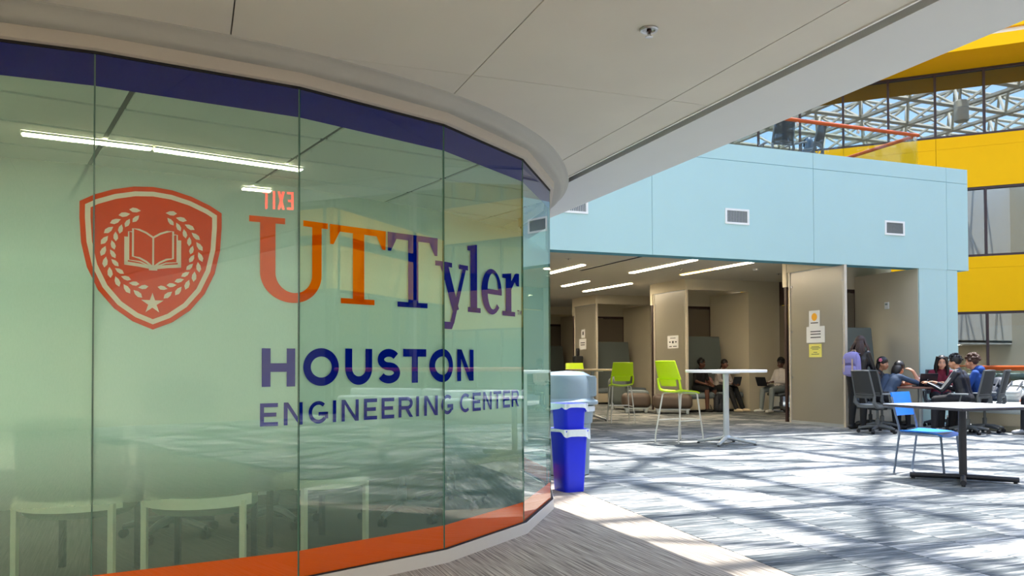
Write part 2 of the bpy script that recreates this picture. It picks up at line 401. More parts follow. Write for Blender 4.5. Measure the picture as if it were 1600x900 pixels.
# ---- curved faceted glass wall of the meeting room
GV = [Vector(p) for p in ((-3.15, 4.6), (-2.28, 4.24), (-1.348, 4.102), (-0.409, 4.135), (0.505, 4.302), (1.373, 4.676), (2.11, 5.279), (2.678, 6.120), (3.018, 6.965), (3.15, 7.88))]
GS = [0.0]
for a, b in zip(GV, GV[1:]): GS.append(GS[-1] + (b - a).length)
GS = [s - GS[3] for s in GS]
ZB, ZT = 0.08, 2.55
def gpt(i, s, z, depth=0.0):
    e = (GV[i + 1] - GV[i]).normalized(); n = Vector((e.y, -e.x)); p = GV[i] + e * (s - GS[i]) - n * depth
    return (p.x, p.y, z)
def offs(d):
    # the faceted line moved outward by d, with mitred corners
    out = []
    for i in range(len(GV)):
        ns = []
        for a in (i - 1, i):
            if 0 <= a < len(GV) - 1:
                e = (GV[a + 1] - GV[a]).normalized(); ns.append(Vector((e.y, -e.x)))
        n = sum(ns, Vector((0, 0))).normalized(); out.append(GV[i] + n * (d / n.dot(ns[0])))
    return out
def rail(prof, mbm, lines=None):
    # sweep of a closed (outward, z) profile along the faceted line
    L = [offs(o) if lines is None else lines(o) for o, z in prof]; n = len(prof); N = len(L[0]); m = MB()
    vs = [(L[k][i].x, L[k][i].y, prof[k][1]) for i in range(N) for k in range(n)]
    fs = [(i * n + k, i * n + (k + 1) % n, (i + 1) * n + (k + 1) % n, (i + 1) * n + k) for i in range(N - 1) for k in range(n)]
    fs += [tuple(range(n - 1, -1, -1)), tuple(range((N - 1) * n, N * n))]
    return m.add(vs, fs)
gw = struct('wall_glass', rail([(0.022, 0.0), (0.022, 0.072), (0.014, 0.076), (-0.05, 0.076), (-0.05, 0.0)], None), KERB, 'curved faceted glass wall with blue and orange bands on a pale kerb', 20)
rail([(0.018, 0.0765), (0.018, ZB), (-0.03, ZB), (-0.03, 0.0765)], None).build('bottom_channel', DARKM, gw, 20)
rail([(0.004, ZT - 0.012), (0.004, ZT), (-0.03, ZT), (-0.03, ZT - 0.012)], None).build('top_shadow_line', DARKM, gw, 20)  # thin black strip standing in for the shadow line under the header
rail([(0.020, ZT), (0.032, ZT + 0.004), (0.036, 2.612), (-0.05, 2.612), (-0.05, ZT)], None).build('header_strip', STRIPM, gw, 20)
def smooth_line(o):
    P = offs(o); out = []
    for i in range(len(P) - 1):
        p0, p1, p2, p3 = P[max(i - 1, 0)], P[i], P[i + 1], P[min(i + 2, len(P) - 1)]
        for k in range(8):
            t = k / 8
            out.append(0.5 * ((2 * p1) + (p2 - p0) * t + (2 * p0 - 5 * p1 + 4 * p2 - p3) * t * t + (3 * p1 - p0 - 3 * p2 + p3) * t ** 3))
    return out + [P[-1]]
rail([(-0.05, 2.613), (0.050, 2.609), (0.075, 2.611), (0.088, 2.617), (0.097, 2.629), (0.104, 2.648), (0.118, 2.664), (0.140, 2.672), (0.145, 2.682), (-0.05, 2.682)], None, smooth_line).build('cove_trim', TRIMM, gw, 40)
for i in range(len(GV) - 1):
    g = 0.0035
    s0, s1 = GS[i] + g, GS[i + 1] - g; T = 0.012
    vs = [gpt(i, s0, ZB), gpt(i, s1, ZB), gpt(i, s1, ZT), gpt(i, s0, ZT), gpt(i, s0, ZB, T), gpt(i, s1, ZB, T), gpt(i, s1, ZT, T), gpt(i, s0, ZT, T)]
    m = MB(); m.add(vs, [(0, 1, 2, 3)], 0); m.add(vs, [(5, 4, 7, 6)], 1); m.add(vs, [(4, 0, 3, 7), (1, 5, 6, 2)], 2)
    pane = m.build('glass_panel', [GLASS, FILM, GEDGE], gw, 0)
    q = MB(); q.add([gpt(i, s0, 2.395, 0.004), gpt(i, s1, 2.395, 0.004), gpt(i, s1, ZT, 0.004), gpt(i, s0, ZT, 0.004)], [(0, 1, 2, 3)])
    q.build('blue_band', VNAVY, pane, 0)
    q = MB(); q.add([gpt(i, s0, ZB, 0.004), gpt(i, s1, ZB, 0.004), gpt(i, s1, 0.212, 0.004), gpt(i, s0, 0.212, 0.004)], [(0, 1, 2, 3)])
    q.build('orange_band', VORANGE, pane, 0)
    if 0 < i:
        p = gpt(i, GS[i], 0, 0.006)
        MB().box((p[0] - 0.0028, p[1] - 0.0028, ZB), (p[0] + 0.0028, p[1] + 0.0028, ZT)).build('joint_seal', mat('clear_joint_seal', (96, 132, 118), 0.3), gw)

# ---- meeting room behind the glass
inner = offs(-0.06)
poly = [(p.x, p.y) for p in inner] + [(3.15, 10.8), (-4.5, 10.8), (-4.5, 4.9)]
rc = struct('ceiling_room', MB().prism(poly, 2.635, 2.66), mat('room_ceiling_board', (60, 64, 60), 0.9), 'grid ceiling of the meeting room behind the glass')
ga = math.radians(12.0); tca, tsa = math.cos(ga), math.sin(ga)
def inside(x, y):
    c = False; n = len(poly)
    for k in range(n):
        (x0, y0), (x1, y1) = poly[k], poly[(k + 1) % n]
        if (y0 > y) != (y1 > y) and x < (x1 - x0) * (y - y0) / (y1 - y0) + x0: c = not c
    return c
tile = MB().box((-0.588, -0.283, 0), (0.588, 0.283, 0.012)).mesh('ceiling_tile', mat('acoustic_tile', (226, 228, 222), 0.95, var=0.08, scale=120))
tb = MB()
TILEM = MATS['acoustic_tile']
for i in range(-6, 6):
    for j in range(-6, 12):
        x, y = i * 1.21 + 0.26, j * 0.605 + 0.14
        X, Y = -0.2 + x * tca - y * tsa, 6.1 + x * tsa + y * tca
        if all(inside(X + a * 0.6 * tca - b * 0.3 * tsa, Y + a * 0.6 * tsa + b * 0.3 * tca) for a in (-1, 1) for b in (-1, 1)):
            put('ceiling_tile', tile, rc, (X, Y, 2.624), ga)
        else:
            cut = MB()          # tiles cut to the curve of the wall
            for a in range(24):
                for b in range(12):
                    cx_, cy_ = -.588 + 1.176 * (a + .5) / 24, -.283 + .566 * (b + .5) / 12
                    if inside(X + cx_ * tca - cy_ * tsa, Y + cx_ * tsa + cy_ * tca): cut.box((cx_ - .0246, cy_ - .0237, 0), (cx_ + .0246, cy_ + .0237, .012))
            if cut.v: put('ceiling_tile', cut.mesh('cut_ceiling_tile', TILEM), rc, (X, Y, 2.624), ga)
struct('wall_room', MB().box((-4.5, 10.8, 0), (3.2, 11.0, 2.66)), mat('room_wall_paint', (214, 216, 204), 0.8), 'far wall of the meeting room')
struct('wall_end', MB().box((3.10, 7.9, 0), (3.2, 10.8, 2.68)), mat('room_wall_paint', (190, 196, 180), 0.8), 'plain end wall beyond the last glass panel')

# ---- pale blue block with the study booths under it
YB = 12.06
fas = struct('wall_blue', MB().box((3.49, YB + 0.012, 2.98), (14.23, YB + 0.30, 4.96)), mat('blue_joint', (84, 150, 165), 0.7), 'pale blue fascia over the study booths')
for x0, x1 in ((3.49, 7.13), (7.13, 10.463), (10.463, 13.68), (13.68, 14.24)):
    for z0, z1 in ((2.98, 4.685), (4.685, 4.97)):
        MB().box((x0 + 0.004, YB, z0 + (0.004 if z0 > 3 else 0)), (x1 - 0.004, YB + 0.02, z1 - (0.004 if z1 < 4.8 else 0))).build('wall_panel', BLUEW, fas)
MB().box((14.232, YB + 0.02, 2.98), (14.24, YB + 0.3, 4.97)).build('end_panel', BLUEW, fas)
col = struct('wall_column', MB().box((12.955, YB + 0.004, 0), (13.66, YB + 1.65, 2.98)), BLUEW, 'pale blue column at the end of the booth')
MB().box((13.668, YB + 0.006, 0), (13.94, YB + 1.65, 2.975)).build('wall_panel', BLUEW, col)
MB().box((12.945, YB + 0.03, 0), (12.956, YB + 1.65, 2.98)).build('booth_lining', BEIGE, col)
struct('ceiling_hall', MB().box((3.49, YB + 0.3, 3.25), (13.96, 33, 3.4)), mat('hall_ceiling_paint', (212, 206, 192), 0.85, var=0.02), 'ceiling of the study hall')
struct('floor_upper', MB().box((3.49, YB + 0.3, 4.7), (14.2, 36, 4.86)), mat('upper_floor_carpet', (110, 112, 115), 0.9), 'upper level floor behind the parapet')
struct('wall_hall', MB().box((3.3, 12.3, 0), (3.5, 33, 3.25)), BEIGE, 'side wall of the study hall')
struct('wall_far', MB().box((3.3, 33, 0), (14.0, 33.2, 3.25)), BEIGE, 'far wall of the study hall')
BLIND = mat('roller_blind', (120, 110, 96), 0.9, var=0.1, scale=60)
booth_fronts = [YB, 17.3, 22.1, 27.0]
nwin = 0
POST = mat('partition_post', (206, 196, 178), 0.5)
for bi, f0 in enumerate(booth_fronts):
    nm = ('first', 'second', 'third', 'fourth')[bi]
    # frosted side partition
    t = struct('wall_partition', MB().box((11.17, f0 + 0.05, 0.05), (11.182, f0 + 1.5, 2.97)), FROST, 'frosted partition of the %s booth from the front' % nm)
    MB().box((11.15, f0, 0), (11.205, f0 + 0.05, 2.985)).build('post', POST, t)
    MB().box((11.155, f0 + 1.5, 0), (11.2, f0 + 1.54, 2.985)).build('post', POST, t)
    MB().box((11.16, f0 + 0.05, 0), (11.195, f0 + 1.5, 0.05)).build('bottom_rail', SILVER, t)
    MB().box((11.16, f0 + 0.05, 2.97), (11.195, f0 + 1.5, 2.985)).build('top_rail', SILVER, t)
    for zz in (0.9, 1.8, 2.7):
        for yy in (f0 + 0.07, f0 + 1.47):
            MB().box((11.16, yy - 0.02, zz - 0.02), (11.192, yy + 0.02, zz + 0.02)).build('clamp', CHROME, t)
    # header over partition and opening, right-hand pier
    struct('trim_%d' % (bi + 1), MB().box((11.13, f0 + (0.31 if bi == 0 else 0.0), 2.985), (11.22, f0 + 1.56, 3.25)), BEIGE, 'beige header above the partition of the %s booth' % nm)
    if bi:
        MBh = MB().box((11.22, f0, 2.985), (13.95, f0 + 0.16, 3.25)); struct('trim_%d' % (bi + 5), MBh, BEIGE, 'beige header across the %s booth' % nm)
        struct('wall_pier', MB().box((12.96, f0, 0), (13.945, f0 + 1.65, 2.985)), BEIGE, 'beige pier on the right of the %s booth' % nm)
    # back wall with window and blind
    wy = f0 + 1.66
    bw = struct('wall_booth', MB().box((11.2, wy, 2.72), (13.95, wy + 0.12, 3.25)), BEIGE, 'beige wall over the back window of the %s booth' % nm)
    nwin += 1
    wn = struct('window_%d' % nwin, MB().box((11.21, wy + 0.02, 2.66), (13.0, wy + 0.08, 2.72)).box((11.21, wy + 0.02, 0), (11.25, wy + 0.08, 2.66)).box((11.42, wy + 0.02, 0), (11.48, wy + 0.08, 2.66)).box((12.9, wy + 0.02, 0), (13.0, wy + 0.08, 2.66)), MULL, 'dark framed window at the back of the %s booth' % nm)
    for x0, x1 in ((11.25, 11.42), (11.48, 12.9)):
        MB().box((x0, wy + 0.045, 0), (x1, wy + 0.055, 2.66)).build('pane', RAILGLASS, wn)
    if bi:
        MB().box((11.49, wy + 0.01, 0.6), (12.95, wy + 0.018, 2.64)).build('roller_blind', BLIND, wn)
    else:
        MB().box((12.2, wy + 0.01, 0.6), (12.95, wy + 0.018, 2.64)).build('roller_blind', BLIND, wn)
    # outer side wall of the bay behind the booth
    y0, y1 = f0 + 1.78, (booth_fronts[bi + 1] if bi < 3 else 33)
    nwin += 1
    ow = struct('window_%d' % nwin, MB().box((13.9, y0, 2.72), (13.96, y1, 3.25)).box((13.9, y0, 2.66), (13.96, y1, 2.72)).box((13.9, y0, 0), (13.96, y1, 0.1)), MULL, 'glazed outer wall beyond the %s booth' % nm)
    k = max(2, int((y1 - y0) / 1.2))
    for q in range(k):
        a, b = y0 + (y1 - y0) * q / k, y0 + (y1 - y0) * (q + 1) / k
        MB().box((13.925, a + 0.03, 0.1), (13.935, b - 0.03, 2.66)).build('pane', RAILGLASS, ow)
        MB().box((13.9, b - 0.03, 0.1), (13.96, b + 0.03, 2.66)).build('mullion', MULL, ow)
        if q >= k - 2: MB().box((13.885, a + 0.03, 0.4), (13.893, b - 0.03, 2.64)).build('roller_blind', BLIND, ow)

# ---- yellow banded atrium walls
LV = [(0.0, 3.06), (5.05, 7.57), (9.46, 11.9)]
SPAN = [(3.06, 5.05), (7.57, 9.46)]
ROOMM = mat('office_interior_paint', (150, 140, 120), 0.9)
SHADE = mat('grey_window_shade', (150, 155, 145), 0.9, var=0.08, scale=40)
def band_wall(name, label, P0, P1, bay, shades=()):
    P0, P1 = Vector(P0), Vector(P1); L = (P1 - P0).length; e = (P1 - P0) / L; nrm = Vector((-e.y, e.x))   # atrium lies on the left of P0->P1
    rz = math.atan2(e.y, e.x)
    root = MB()
    for z in (0.0, 4.4, 8.85, 13.3): root.box((0, -4.0, z - 0.25 if z else -0.05), (L, -0.25, z))
    root.box((0, -4.2, 0), (L, -4.0, 14.6));
    r = struct(name, root, ROOMM, label); r.location = (P0.x, P0.y, 0); r.rotation_euler = (0, 0, rz)
    n = max(1, round(L / bay)); bw_ = L / n
    for z0, z1 in SPAN + [(11.9, 14.6)]:
        for k in range(0, n, 2):
            a, b = k * bw_, min(n, k + 2) * bw_
            for q0, q1 in ((z0, z1 - 0.42), (z1 - 0.42, z1)):
                MB().box((a + 0.006, -0.2, q0 + 0.003), (b - 0.006, 0.0, q1 - 0.003)).build('spandrel_panel', YELM, r)
        MB().box((0, -0.3, z0), (L, -0.2, z1)).build('backing', MULL, r)
    for li, (z0, z1) in enumerate(LV):
        for k in range(n):
            MB().box((k * bw_ + 0.04, -0.14, z0 + 0.06), ((k + 1) * bw_ - 0.04, -0.13, z1 - 0.06)).build('window_pane', WGLASS, r)
        for k in range(n + 1):
            MB().box((k * bw_ - 0.04, -0.2, z0), (k * bw_ + 0.04, -0.03, z1)).build('mullion', MULL, r)
        MB().box((0, -0.2, z1 - 0.08), (L, -0.02, z1)).build('window_head', MULL, r)
        MB().box((0, -0.2, z0), (L, -0.02, z0 + 0.08)).build('window_sill', MULL, r)
    for k in shades:
        MB().box((k * bw_ + 0.05, -0.3, 0.9), ((k + 1) * bw_ - 0.05, -0.28, 2.55)).build('window_shade', SHADE, r)
    return r, L
NB = 27
dw, DL = band_wall('wall_diagonal', 'yellow panelled atrium wall with ribbons of windows', (24.43 + 1.118 * 17, 24.07 - 1.118 * 17), (24.43 - 1.118 * 10, 24.07 + 1.118 * 10), 1.581, (12, 13, 14))
MB().box((0, 0.0, 11.9), (DL, 2.1, 12.32)).build('overhang', YELM, dw)
MB().box((0, 0.0, 12.32), (DL, 1.95, 12.5)).build('overhang_ledge', WHITE, dw)
MB().box((0, 0.0, 12.5), (DL, 2.1, 14.6)).build('upper_fascia', YELM, dw)
band_wall('wall_right', 'yellow panelled wall on the far right of the atrium', (43.4, -4.9), (43.4, 5.0), 1.65)
band_wall('wall_corner', 'yellow panelled wall of the block behind on the right', (14.2, -4.9), (43.4, -4.9), 1.6)
band_wall('wall_corner_side', 'short yellow panelled return facing the walkway', (14.2, -9.0), (14.2, -4.9), 1.4)
# ---- roof: white space frame under the open sky
rf = MB(); NX, NY, G = 12, 12, 3.5
zt, zb = 16.9, 15.2
def nodeT(i, j): return (3.0 + i * G, -6.0 + j * G, zt)
def nodeB(i, j): return (3.0 + (i + .5) * G, -6.0 + (j + .5) * G, zb)
for i in range(NX + 1):
    for j in range(NY + 1):
        if i < NX: rf.tube([nodeT(i, j), nodeT(i + 1, j)], 0.11, 5, cap=False)
        if j < NY: rf.tube([nodeT(i, j), nodeT(i, j + 1)], 0.11, 5, cap=False)
        if i < NX and j < NY:
            b = nodeB(i, j)
            for q in (nodeT(i, j), nodeT(i + 1, j), nodeT(i, j + 1), nodeT(i + 1, j + 1)): rf.tube([b, q], 0.085, 5, cap=False)
            if i < NX - 1: rf.tube([b, nodeB(i + 1, j)], 0.13, 5, cap=False)
            if j < NY - 1: rf.tube([b, nodeB(i, j + 1)], 0.13, 5, cap=False)
struct('roof_space_frame', rf, mat('space_frame_white', (214, 205, 182), 0.5), 'white tubular space frame of the atrium roof')

# ================================================================== SIGN ON THE GLASS
def clip(poly, s0, s1):
    for val, sgn in ((s0, 1), (s1, -1)):
        out = []
        for k in range(len(poly)):
            a, b = poly[k], poly[(k + 1) % len(poly)]; da, db = (a[0] - val) * sgn, (b[0] - val) * sgn
            if da >= 0: out.append(a)
            if (da >= 0) != (db >= 0):
                t = da / (da - db); out.append((a[0] + (b[0] - a[0]) * t, a[1] + (b[1] - a[1]) * t))
        poly = out
        if len(poly) < 3: return []
    return poly
def decal(polys, depth, name, m, parent):
    mb = MB()
    for p in polys:
        ar = sum(p[k][0] * p[(k + 1) % len(p)][1] - p[(k + 1) % len(p)][0] * p[k][1] for k in range(len(p)))
        if ar < 0: p = p[::-1]
        for i in range(len(GV) - 1):
            q = clip(list(p), GS[i] + 0.004, GS[i + 1] - 0.004)
            if len(q) >= 3: mb.add([gpt(i, s, z, depth) for s, z in q], [tuple(range(len(q)))])
    return mb.build(name, m, parent, 0)
def bar(x0, z0, x1, z1): return [(x0, z0), (x1, z0), (x1, z1), (x0, z1)]
def ring(co, ro, ci, ri, a0, a1, n=28):
    out = []
    for k in range(n):
        t0, t1 = (math.radians(a0 + (a1 - a0) * (k + q) / n) for q in (0, 1))
        P = lambda c, r, t: (c[0] + r[0] * math.cos(t), c[1] + r[1] * math.sin(t))
        out.append([P(ci, ri, t0), P(co, ro, t0), P(co, ro, t1), P(ci, ri, t1)])
    return out
def stroke(pts, w0):
    L = []; n = len(pts)
    for i, p in enumerate(pts):
        a, b = pts[max(i - 1, 0)], pts[min(i + 1, n - 1)]; dx, dz = b[0] - a[0], b[1] - a[1]; l = math.hypot(dx, dz) or 1
        L.append(((p[0] - dz / l * w0 / 2, p[1] + dx / l * w0 / 2), (p[0] + dz / l * w0 / 2, p[1] - dx / l * w0 / 2)))
    return [[L[i][0], L[i][1], L[i + 1][1], L[i + 1][0]] for i in range(n - 1)]
ZC, ZL = 1.876, 1.466
sg = thing('wordmark_sign', 'large orange and blue serif lettering on the curved glass beside the shield', 'lettering', (0, 0, 0))
Ul = [bar(0.682, 1.846, 0.859, ZC), bar(0.735, 1.60, 0.811, 1.85), bar(0.955, 1.846, 1.098, ZC), bar(1.006, 1.60, 1.061, 1.85)] + ring((0.898, 1.602), (0.163, 0.148), (0.9085, 1.602), (0.0975, 0.098), 180, 360)
decal(Ul, 0.005, 'letter_u', VORANGE, sg)
def Tser(x): return [bar(x, 1.842, x + 0.354, ZC), bar(x + 0.141, 1.48, x + 0.213, 1.85), bar(x + 0.067, ZL, x + 0.279, 1.494),
                     [(x, 1.845), (x + 0.062, 1.845), (x + 0.022, 1.772), (x + 0.002, 1.772)], [(x + 0.354, 1.845), (x + 0.352, 1.772), (x + 0.332, 1.772), (x + 0.292, 1.845)]]
decal(Tser(1.11), 0.005, 'letter_t', VORANGE, sg)
decal(Tser(1.476), 0.005, 'letter_t', VBLUE, sg)
decal([bar(1.812, 1.718, 1.965, 1.746), bar(2.040, 1.718, 2.14, 1.746), [(1.848, 1.72), (1.928, 1.72), (2.038, 1.475), (1.975, 1.452)], [(2.078, 1.72), (2.116, 1.72), (1.985, 1.385), (1.948, 1.398)],
       [(1.88, 1.353), (1.962, 1.353), (1.988, 1.395), (1.88, 1.395)]], 0.005, 'letter_y', VBLUE, sg)
decal([bar(2.167, 1.48, 2.244, 1.86), [(2.134, 1.842), (2.244, 1.842), (2.244, 1.889), (2.134, 1.868)], bar(2.139, ZL, 2.284, 1.496)], 0.005, 'letter_l', VBLUE, sg)
decal(ring((2.42, 1.61), (0.126, 0.146), (2.435, 1.613), (0.066, 0.116), 0, 318) + [bar(2.36, 1.594, 2.546, 1.626)], 0.005, 'letter_e', VBLUE, sg)
decal([bar(2.598, 1.48, 2.672, 1.735), bar(2.555, ZL, 2.722, 1.496), [(2.555, 1.712), (2.672, 1.712), (2.672, 1.752), (2.555, 1.738)], [(2.66, 1.63), (2.672, 1.70), (2.722, 1.752), (2.722, 1.70)],
       [(2.712, 1.70), (2.712, 1.748), (2.742, 1.758), (2.778, 1.758), (2.778, 1.672), (2.742, 1.672)]], 0.005, 'letter_r', VBLUE, sg)
decal([bar(2.752, 1.505, 2.778, 1.511), bar(2.762, 1.479, 2.768, 1.511), bar(2.784, 1.479, 2.789, 1.511), bar(2.806, 1.479, 2.811, 1.511)] + stroke([(2.786, 1.510), (2.797, 1.487), (2.808, 1.510)], 0.005), 0.005, 'trademark', VNAVY, sg)
def arcp(cx, cz, rx, rz, a0, a1, n=14): return [(cx + rx * math.cos(math.radians(a0 + (a1 - a0) * k / n)), cz + rz * math.sin(math.radians(a0 + (a1 - a0) * k / n))) for k in range(n + 1)]
def sans(ch, x0, x1, z0, z1, t):
    wd, hh, zm, xm = x1 - x0, z1 - z0, (z0 + z1) / 2, (x0 + x1) / 2
    if ch == 'H': return [bar(x0, z0, x0 + t, z1), bar(x1 - t, z0, x1, z1), bar(x0 + t, zm - t / 2, x1 - t, zm + t / 2)]
    if ch == 'I': return [bar(x0, z0, x1, z1)]
    if ch == 'T': return [bar(x0, z1 - t, x1, z1), bar(xm - t / 2, z0, xm + t / 2, z1 - t)]
    if ch == 'E': return [bar(x0, z0, x0 + t, z1)] + [bar(x0 + t, z, x1 - dx, z + t) for z, dx in ((z0, 0), (zm - t / 2, t * .4), (z1 - t, 0))]
    if ch == 'N': return [bar(x0, z0, x0 + t, z1), bar(x1 - t, z0, x1, z1), [(x0 + t * .1, z1), (x0 + t * 1.15, z1), (x1 - t * .1, z0), (x1 - t * 1.15, z0)]]
    if ch == 'O': return ring((xm, zm), (wd / 2, hh / 2 * 1.02), (xm, zm), (wd / 2 - t, hh / 2 * 1.02 - t), 0, 360, 40)
    if ch == 'U': return [bar(x0, z0 + wd / 2, x0 + t, z1), bar(x1 - t, z0 + wd / 2, x1, z1)] + ring((xm, z0 + wd / 2), (wd / 2, wd / 2 * 1.03), (xm, z0 + wd / 2), (wd / 2 - t, wd / 2 - t), 180, 360)
    if ch == 'C': return ring((xm, zm), (wd / 2 * 1.06, hh / 2 * 1.02), (xm, zm), (wd / 2 * 1.06 - t, hh / 2 * 1.02 - t), 48, 312, 32)
    if ch == 'G': return ring((xm, zm), (wd / 2, hh / 2 * 1.02), (xm, zm), (wd / 2 - t, hh / 2 * 1.02 - t), 48, 322, 32) + [bar(xm, zm - t * .95, x1, zm + t * .05), bar(x1 - t, z0 + hh * .2, x1, zm)]
    if ch == 'R': return [bar(x0, z0, x0 + t, z1), bar(x0 + t, z1 - t, x1 - wd * .4, z1), bar(x0 + t, zm - t * .7, x1 - wd * .4, zm + t * .3)] + ring((x1 - wd * .4, (z1 + zm - t * .7) / 2), (wd * .38, (z1 - zm + t * .7) / 2), (x1 - wd * .4, (z1 + zm - t * .7) / 2), (wd * .38 - t, (z1 - zm + t * .7) / 2 - t), -90, 90, 16) + [[(xm - t * .2, zm - t * .6), (xm + t, zm - t * .6), (x1, z0), (x1 - t * 1.25, z0)]]
    if ch == 'S':
        r = hh / 4 - t / 4; a = wd / 2 - t / 2
        return stroke(arcp(xm, z1 - t / 2 - r, a * .95, r, 28, 180, 12)[:-1] + arcp(xm, z1 - t / 2 - r, a * .95, r, 180, 262, 7) + arcp(xm, z0 + t / 2 + r, a, r, 82, 0, 7) + arcp(xm, z0 + t / 2 + r, a, r, 0, -154, 12)[1:], t)
sg2 = thing('city_sign', 'bold navy capital lettering on the curved glass, larger of the two lower lines', 'lettering')
for ch, a, b in (('H', .745, .911), ('O', .956, 1.165), ('U', 1.204, 1.374), ('S', 1.407, 1.561), ('T', 1.582, 1.745), ('O', 1.767, 1.973), ('N', 2.017, 2.2)):
    z0 = 1.035 + 0.008 * (a - .74)
    decal(sans(ch, a, b, z0, z0 + 0.19, 0.043), 0.005, 'letter_' + ch.lower(), VBLUE, sg2)
sg3 = thing('centre_sign', 'lowest and thinnest line of blue capital lettering on the curved glass', 'lettering')
for ch, a, b in (('E', .737, .825), ('N', .854, .953), ('G', .987, 1.101), ('I', 1.129, 1.149), ('N', 1.182, 1.288), ('E', 1.321, 1.406), ('E', 1.436, 1.52), ('R', 1.55, 1.65), ('I', 1.673, 1.693), ('N', 1.73, 1.829), ('G', 1.855, 1.973),
                 ('C', 2.052, 2.164), ('E', 2.189, 2.284), ('N', 2.313, 2.415), ('T', 2.437, 2.535), ('E', 2.559, 2.65), ('R', 2.672, 2.77)):
    z0 = 0.841 + 0.0115 * (a - .74)
    decal(sans(ch, a, b, z0, z0 + 0.113, 0.0195), 0.005, 'letter_' + ch.lower(), VBLUE, sg3)
# shield
sh = thing('shield_emblem', 'orange shield emblem with laurel wreath, open book and star on the glass', 'emblem')
half = [(0.0, 1.967), (0.083, 1.960), (0.17, 1.938), (0.25, 1.905), (0.305, 1.873), (0.305, 1.80), (0.298, 1.69), (0.274, 1.58), (0.228, 1.48), (0.163, 1.40), (0.085, 1.343), (0.0, 1.307)]
SC = (0.247, 1.66)
outl = [(SC[0] + x, z) for x, z in half] + [(SC[0] - x, z) for x, z in half[-2:0:-1]]
def inset(d):
    n = len(outl); out = []
    for k in range(n):
        a, p, b = outl[k - 1], outl[k], outl[(k + 1) % n]
        n1 = (-(p[1] - a[1]), p[0] - a[0]); n2 = (-(b[1] - p[1]), b[0] - p[0]); l1, l2 = math.hypot(*n1), math.hypot(*n2)
        nx, nz = n1[0] / l1 + n2[0] / l2, n1[1] / l1 + n2[1] / l2; l = math.hypot(nx, nz); nx, nz = nx / l, nz / l
        c = nx * n1[0] / l1 + nz * n1[1] / l1
        out.append((p[0] - nx * d / c, p[1] - nz * d / c))
    return out
decal([[SC, outl[k], outl[(k + 1) % len(outl)]] for k in range(len(outl))], 0.006, 'shield_field', VSHIELD, sh)
A_, B_ = inset(0.022), inset(0.044)
decal([[A_[k], A_[(k + 1) % len(A_)], B_[(k + 1) % len(B_)], B_[k]] for k in range(len(A_))], 0.005, 'shield_border', VCREAM, sh)
def leaf(cx, cz, ang, L, W):
    pts = [(-L / 2, 0), (-L * .2, -W / 2), (L * .15, -W * .45), (L / 2, 0), (L * .15, W * .45), (-L * .2, W / 2)]; c, s = math.cos(ang), math.sin(ang)
    return [(cx + x * c - z * s, cz + x * s + z * c) for x, z in pts]
for sd in (-1, 1):
    for k in range(11):
        th = math.radians(112 + (252 - 112) * k / 10.0)
        for R, dth, tilt, Lf, Wf in ((0.208, 0.0, 0.42, 0.050, 0.021), (0.170, 0.07, -0.42, 0.044, 0.019)):
            t = th + dth; cx, cz = R * math.cos(t) * 1.0, 1.663 + R * 0.98 * math.sin(t); a = t - PI / 2 - tilt
            p = leaf(cx, cz, a, Lf, Wf)
            if sd > 0: p = [(-x, z) for x, z in p]
            decal([[(SC[0] + x, z) for x, z in p]], 0.005, 'laurel_leaf', VCREAM, sh)
star = [((0.050 if k % 2 == 0 else 0.019) * math.sin(k * PI / 5) + SC[0] - 0.002, 1.427 + (0.050 if k % 2 == 0 else 0.019) * math.cos(k * PI / 5)) for k in range(10)]
decal([[(SC[0] - .002, 1.427), star[k], star[(k + 1) % 10]] for k in range(10)], 0.005, 'star', VCREAM, sh)
bk = []
for sd in (-1, 1):
    f = lambda x, z: (SC[0] + sd * x, z)
    page = [f(0.0, 1.732), f(0.03, 1.752), f(0.06, 1.764), f(0.086, 1.767), f(0.086, 1.640), f(0.058, 1.634), f(0.028, 1.618), f(0.0, 1.594)]
    bk += stroke(page, 0.0085)
    bk += stroke([f(0.086, 1.752), f(0.104, 1.752), f(0.104, 1.623), f(0.055, 1.617), f(0.01, 1.597)], 0.006)
    bk += [[f(0.107, 1.728), f(0.122, 1.728), f(0.122, 1.602), f(0.107, 1.602)], [f(0.0, 1.584), f(0.0, 1.599), f(0.06, 1.609), f(0.122, 1.616), f(0.122, 1.600), f(0.06, 1.594)]]
bk += [bar(SC[0] - .004, 1.592, SC[0] + .004, 1.735), bar(SC[0] - .018, 1.580, SC[0] + .018, 1.592)]
decal(bk, 0.005, 'open_book', VCREAM, sh)

# ================================================================== LAMPS, SPRINKLERS, VENTS, SIGNS
def strip_lamp(label, p0, p1, z, wd, m, group, drop=0.0):
    p0, p1 = Vector(p0), Vector(p1); e = p1 - p0; L = e.length
    t = thing('linear_lamp', label, 'ceiling lamp', (p0.x, p0.y, z), math.atan2(e.y, e.x), group)
    MB().box((0, -wd / 2 - .008, -.004), (L, -wd / 2, .01)).box((0, wd / 2, -.004), (L, wd / 2 + .008, .01)).box((-.008, -wd / 2 - .008, -.004), (0, wd / 2 + .008, .01)).box((L, -wd / 2 - .008, -.004), (L + .008, wd / 2 + .008, .01)).build('housing', WHITE, t)
    MB().box((0, -wd / 2, -drop), (L, wd / 2, 0.012)).build('diffuser', m, t)
strip_lamp('warm linear lamp behind the glass, above and left of the shield', (-1.0, 5.99), (-0.262, 6.105), 2.612, 0.068, LAMPI, 'meeting room lamps', 0.01)
strip_lamp('warm linear lamp behind the glass, above the shield, longer one', (-0.235, 6.112), (0.76, 6.378), 2.612, 0.068, LAMPI, 'meeting room lamps', 0.01)
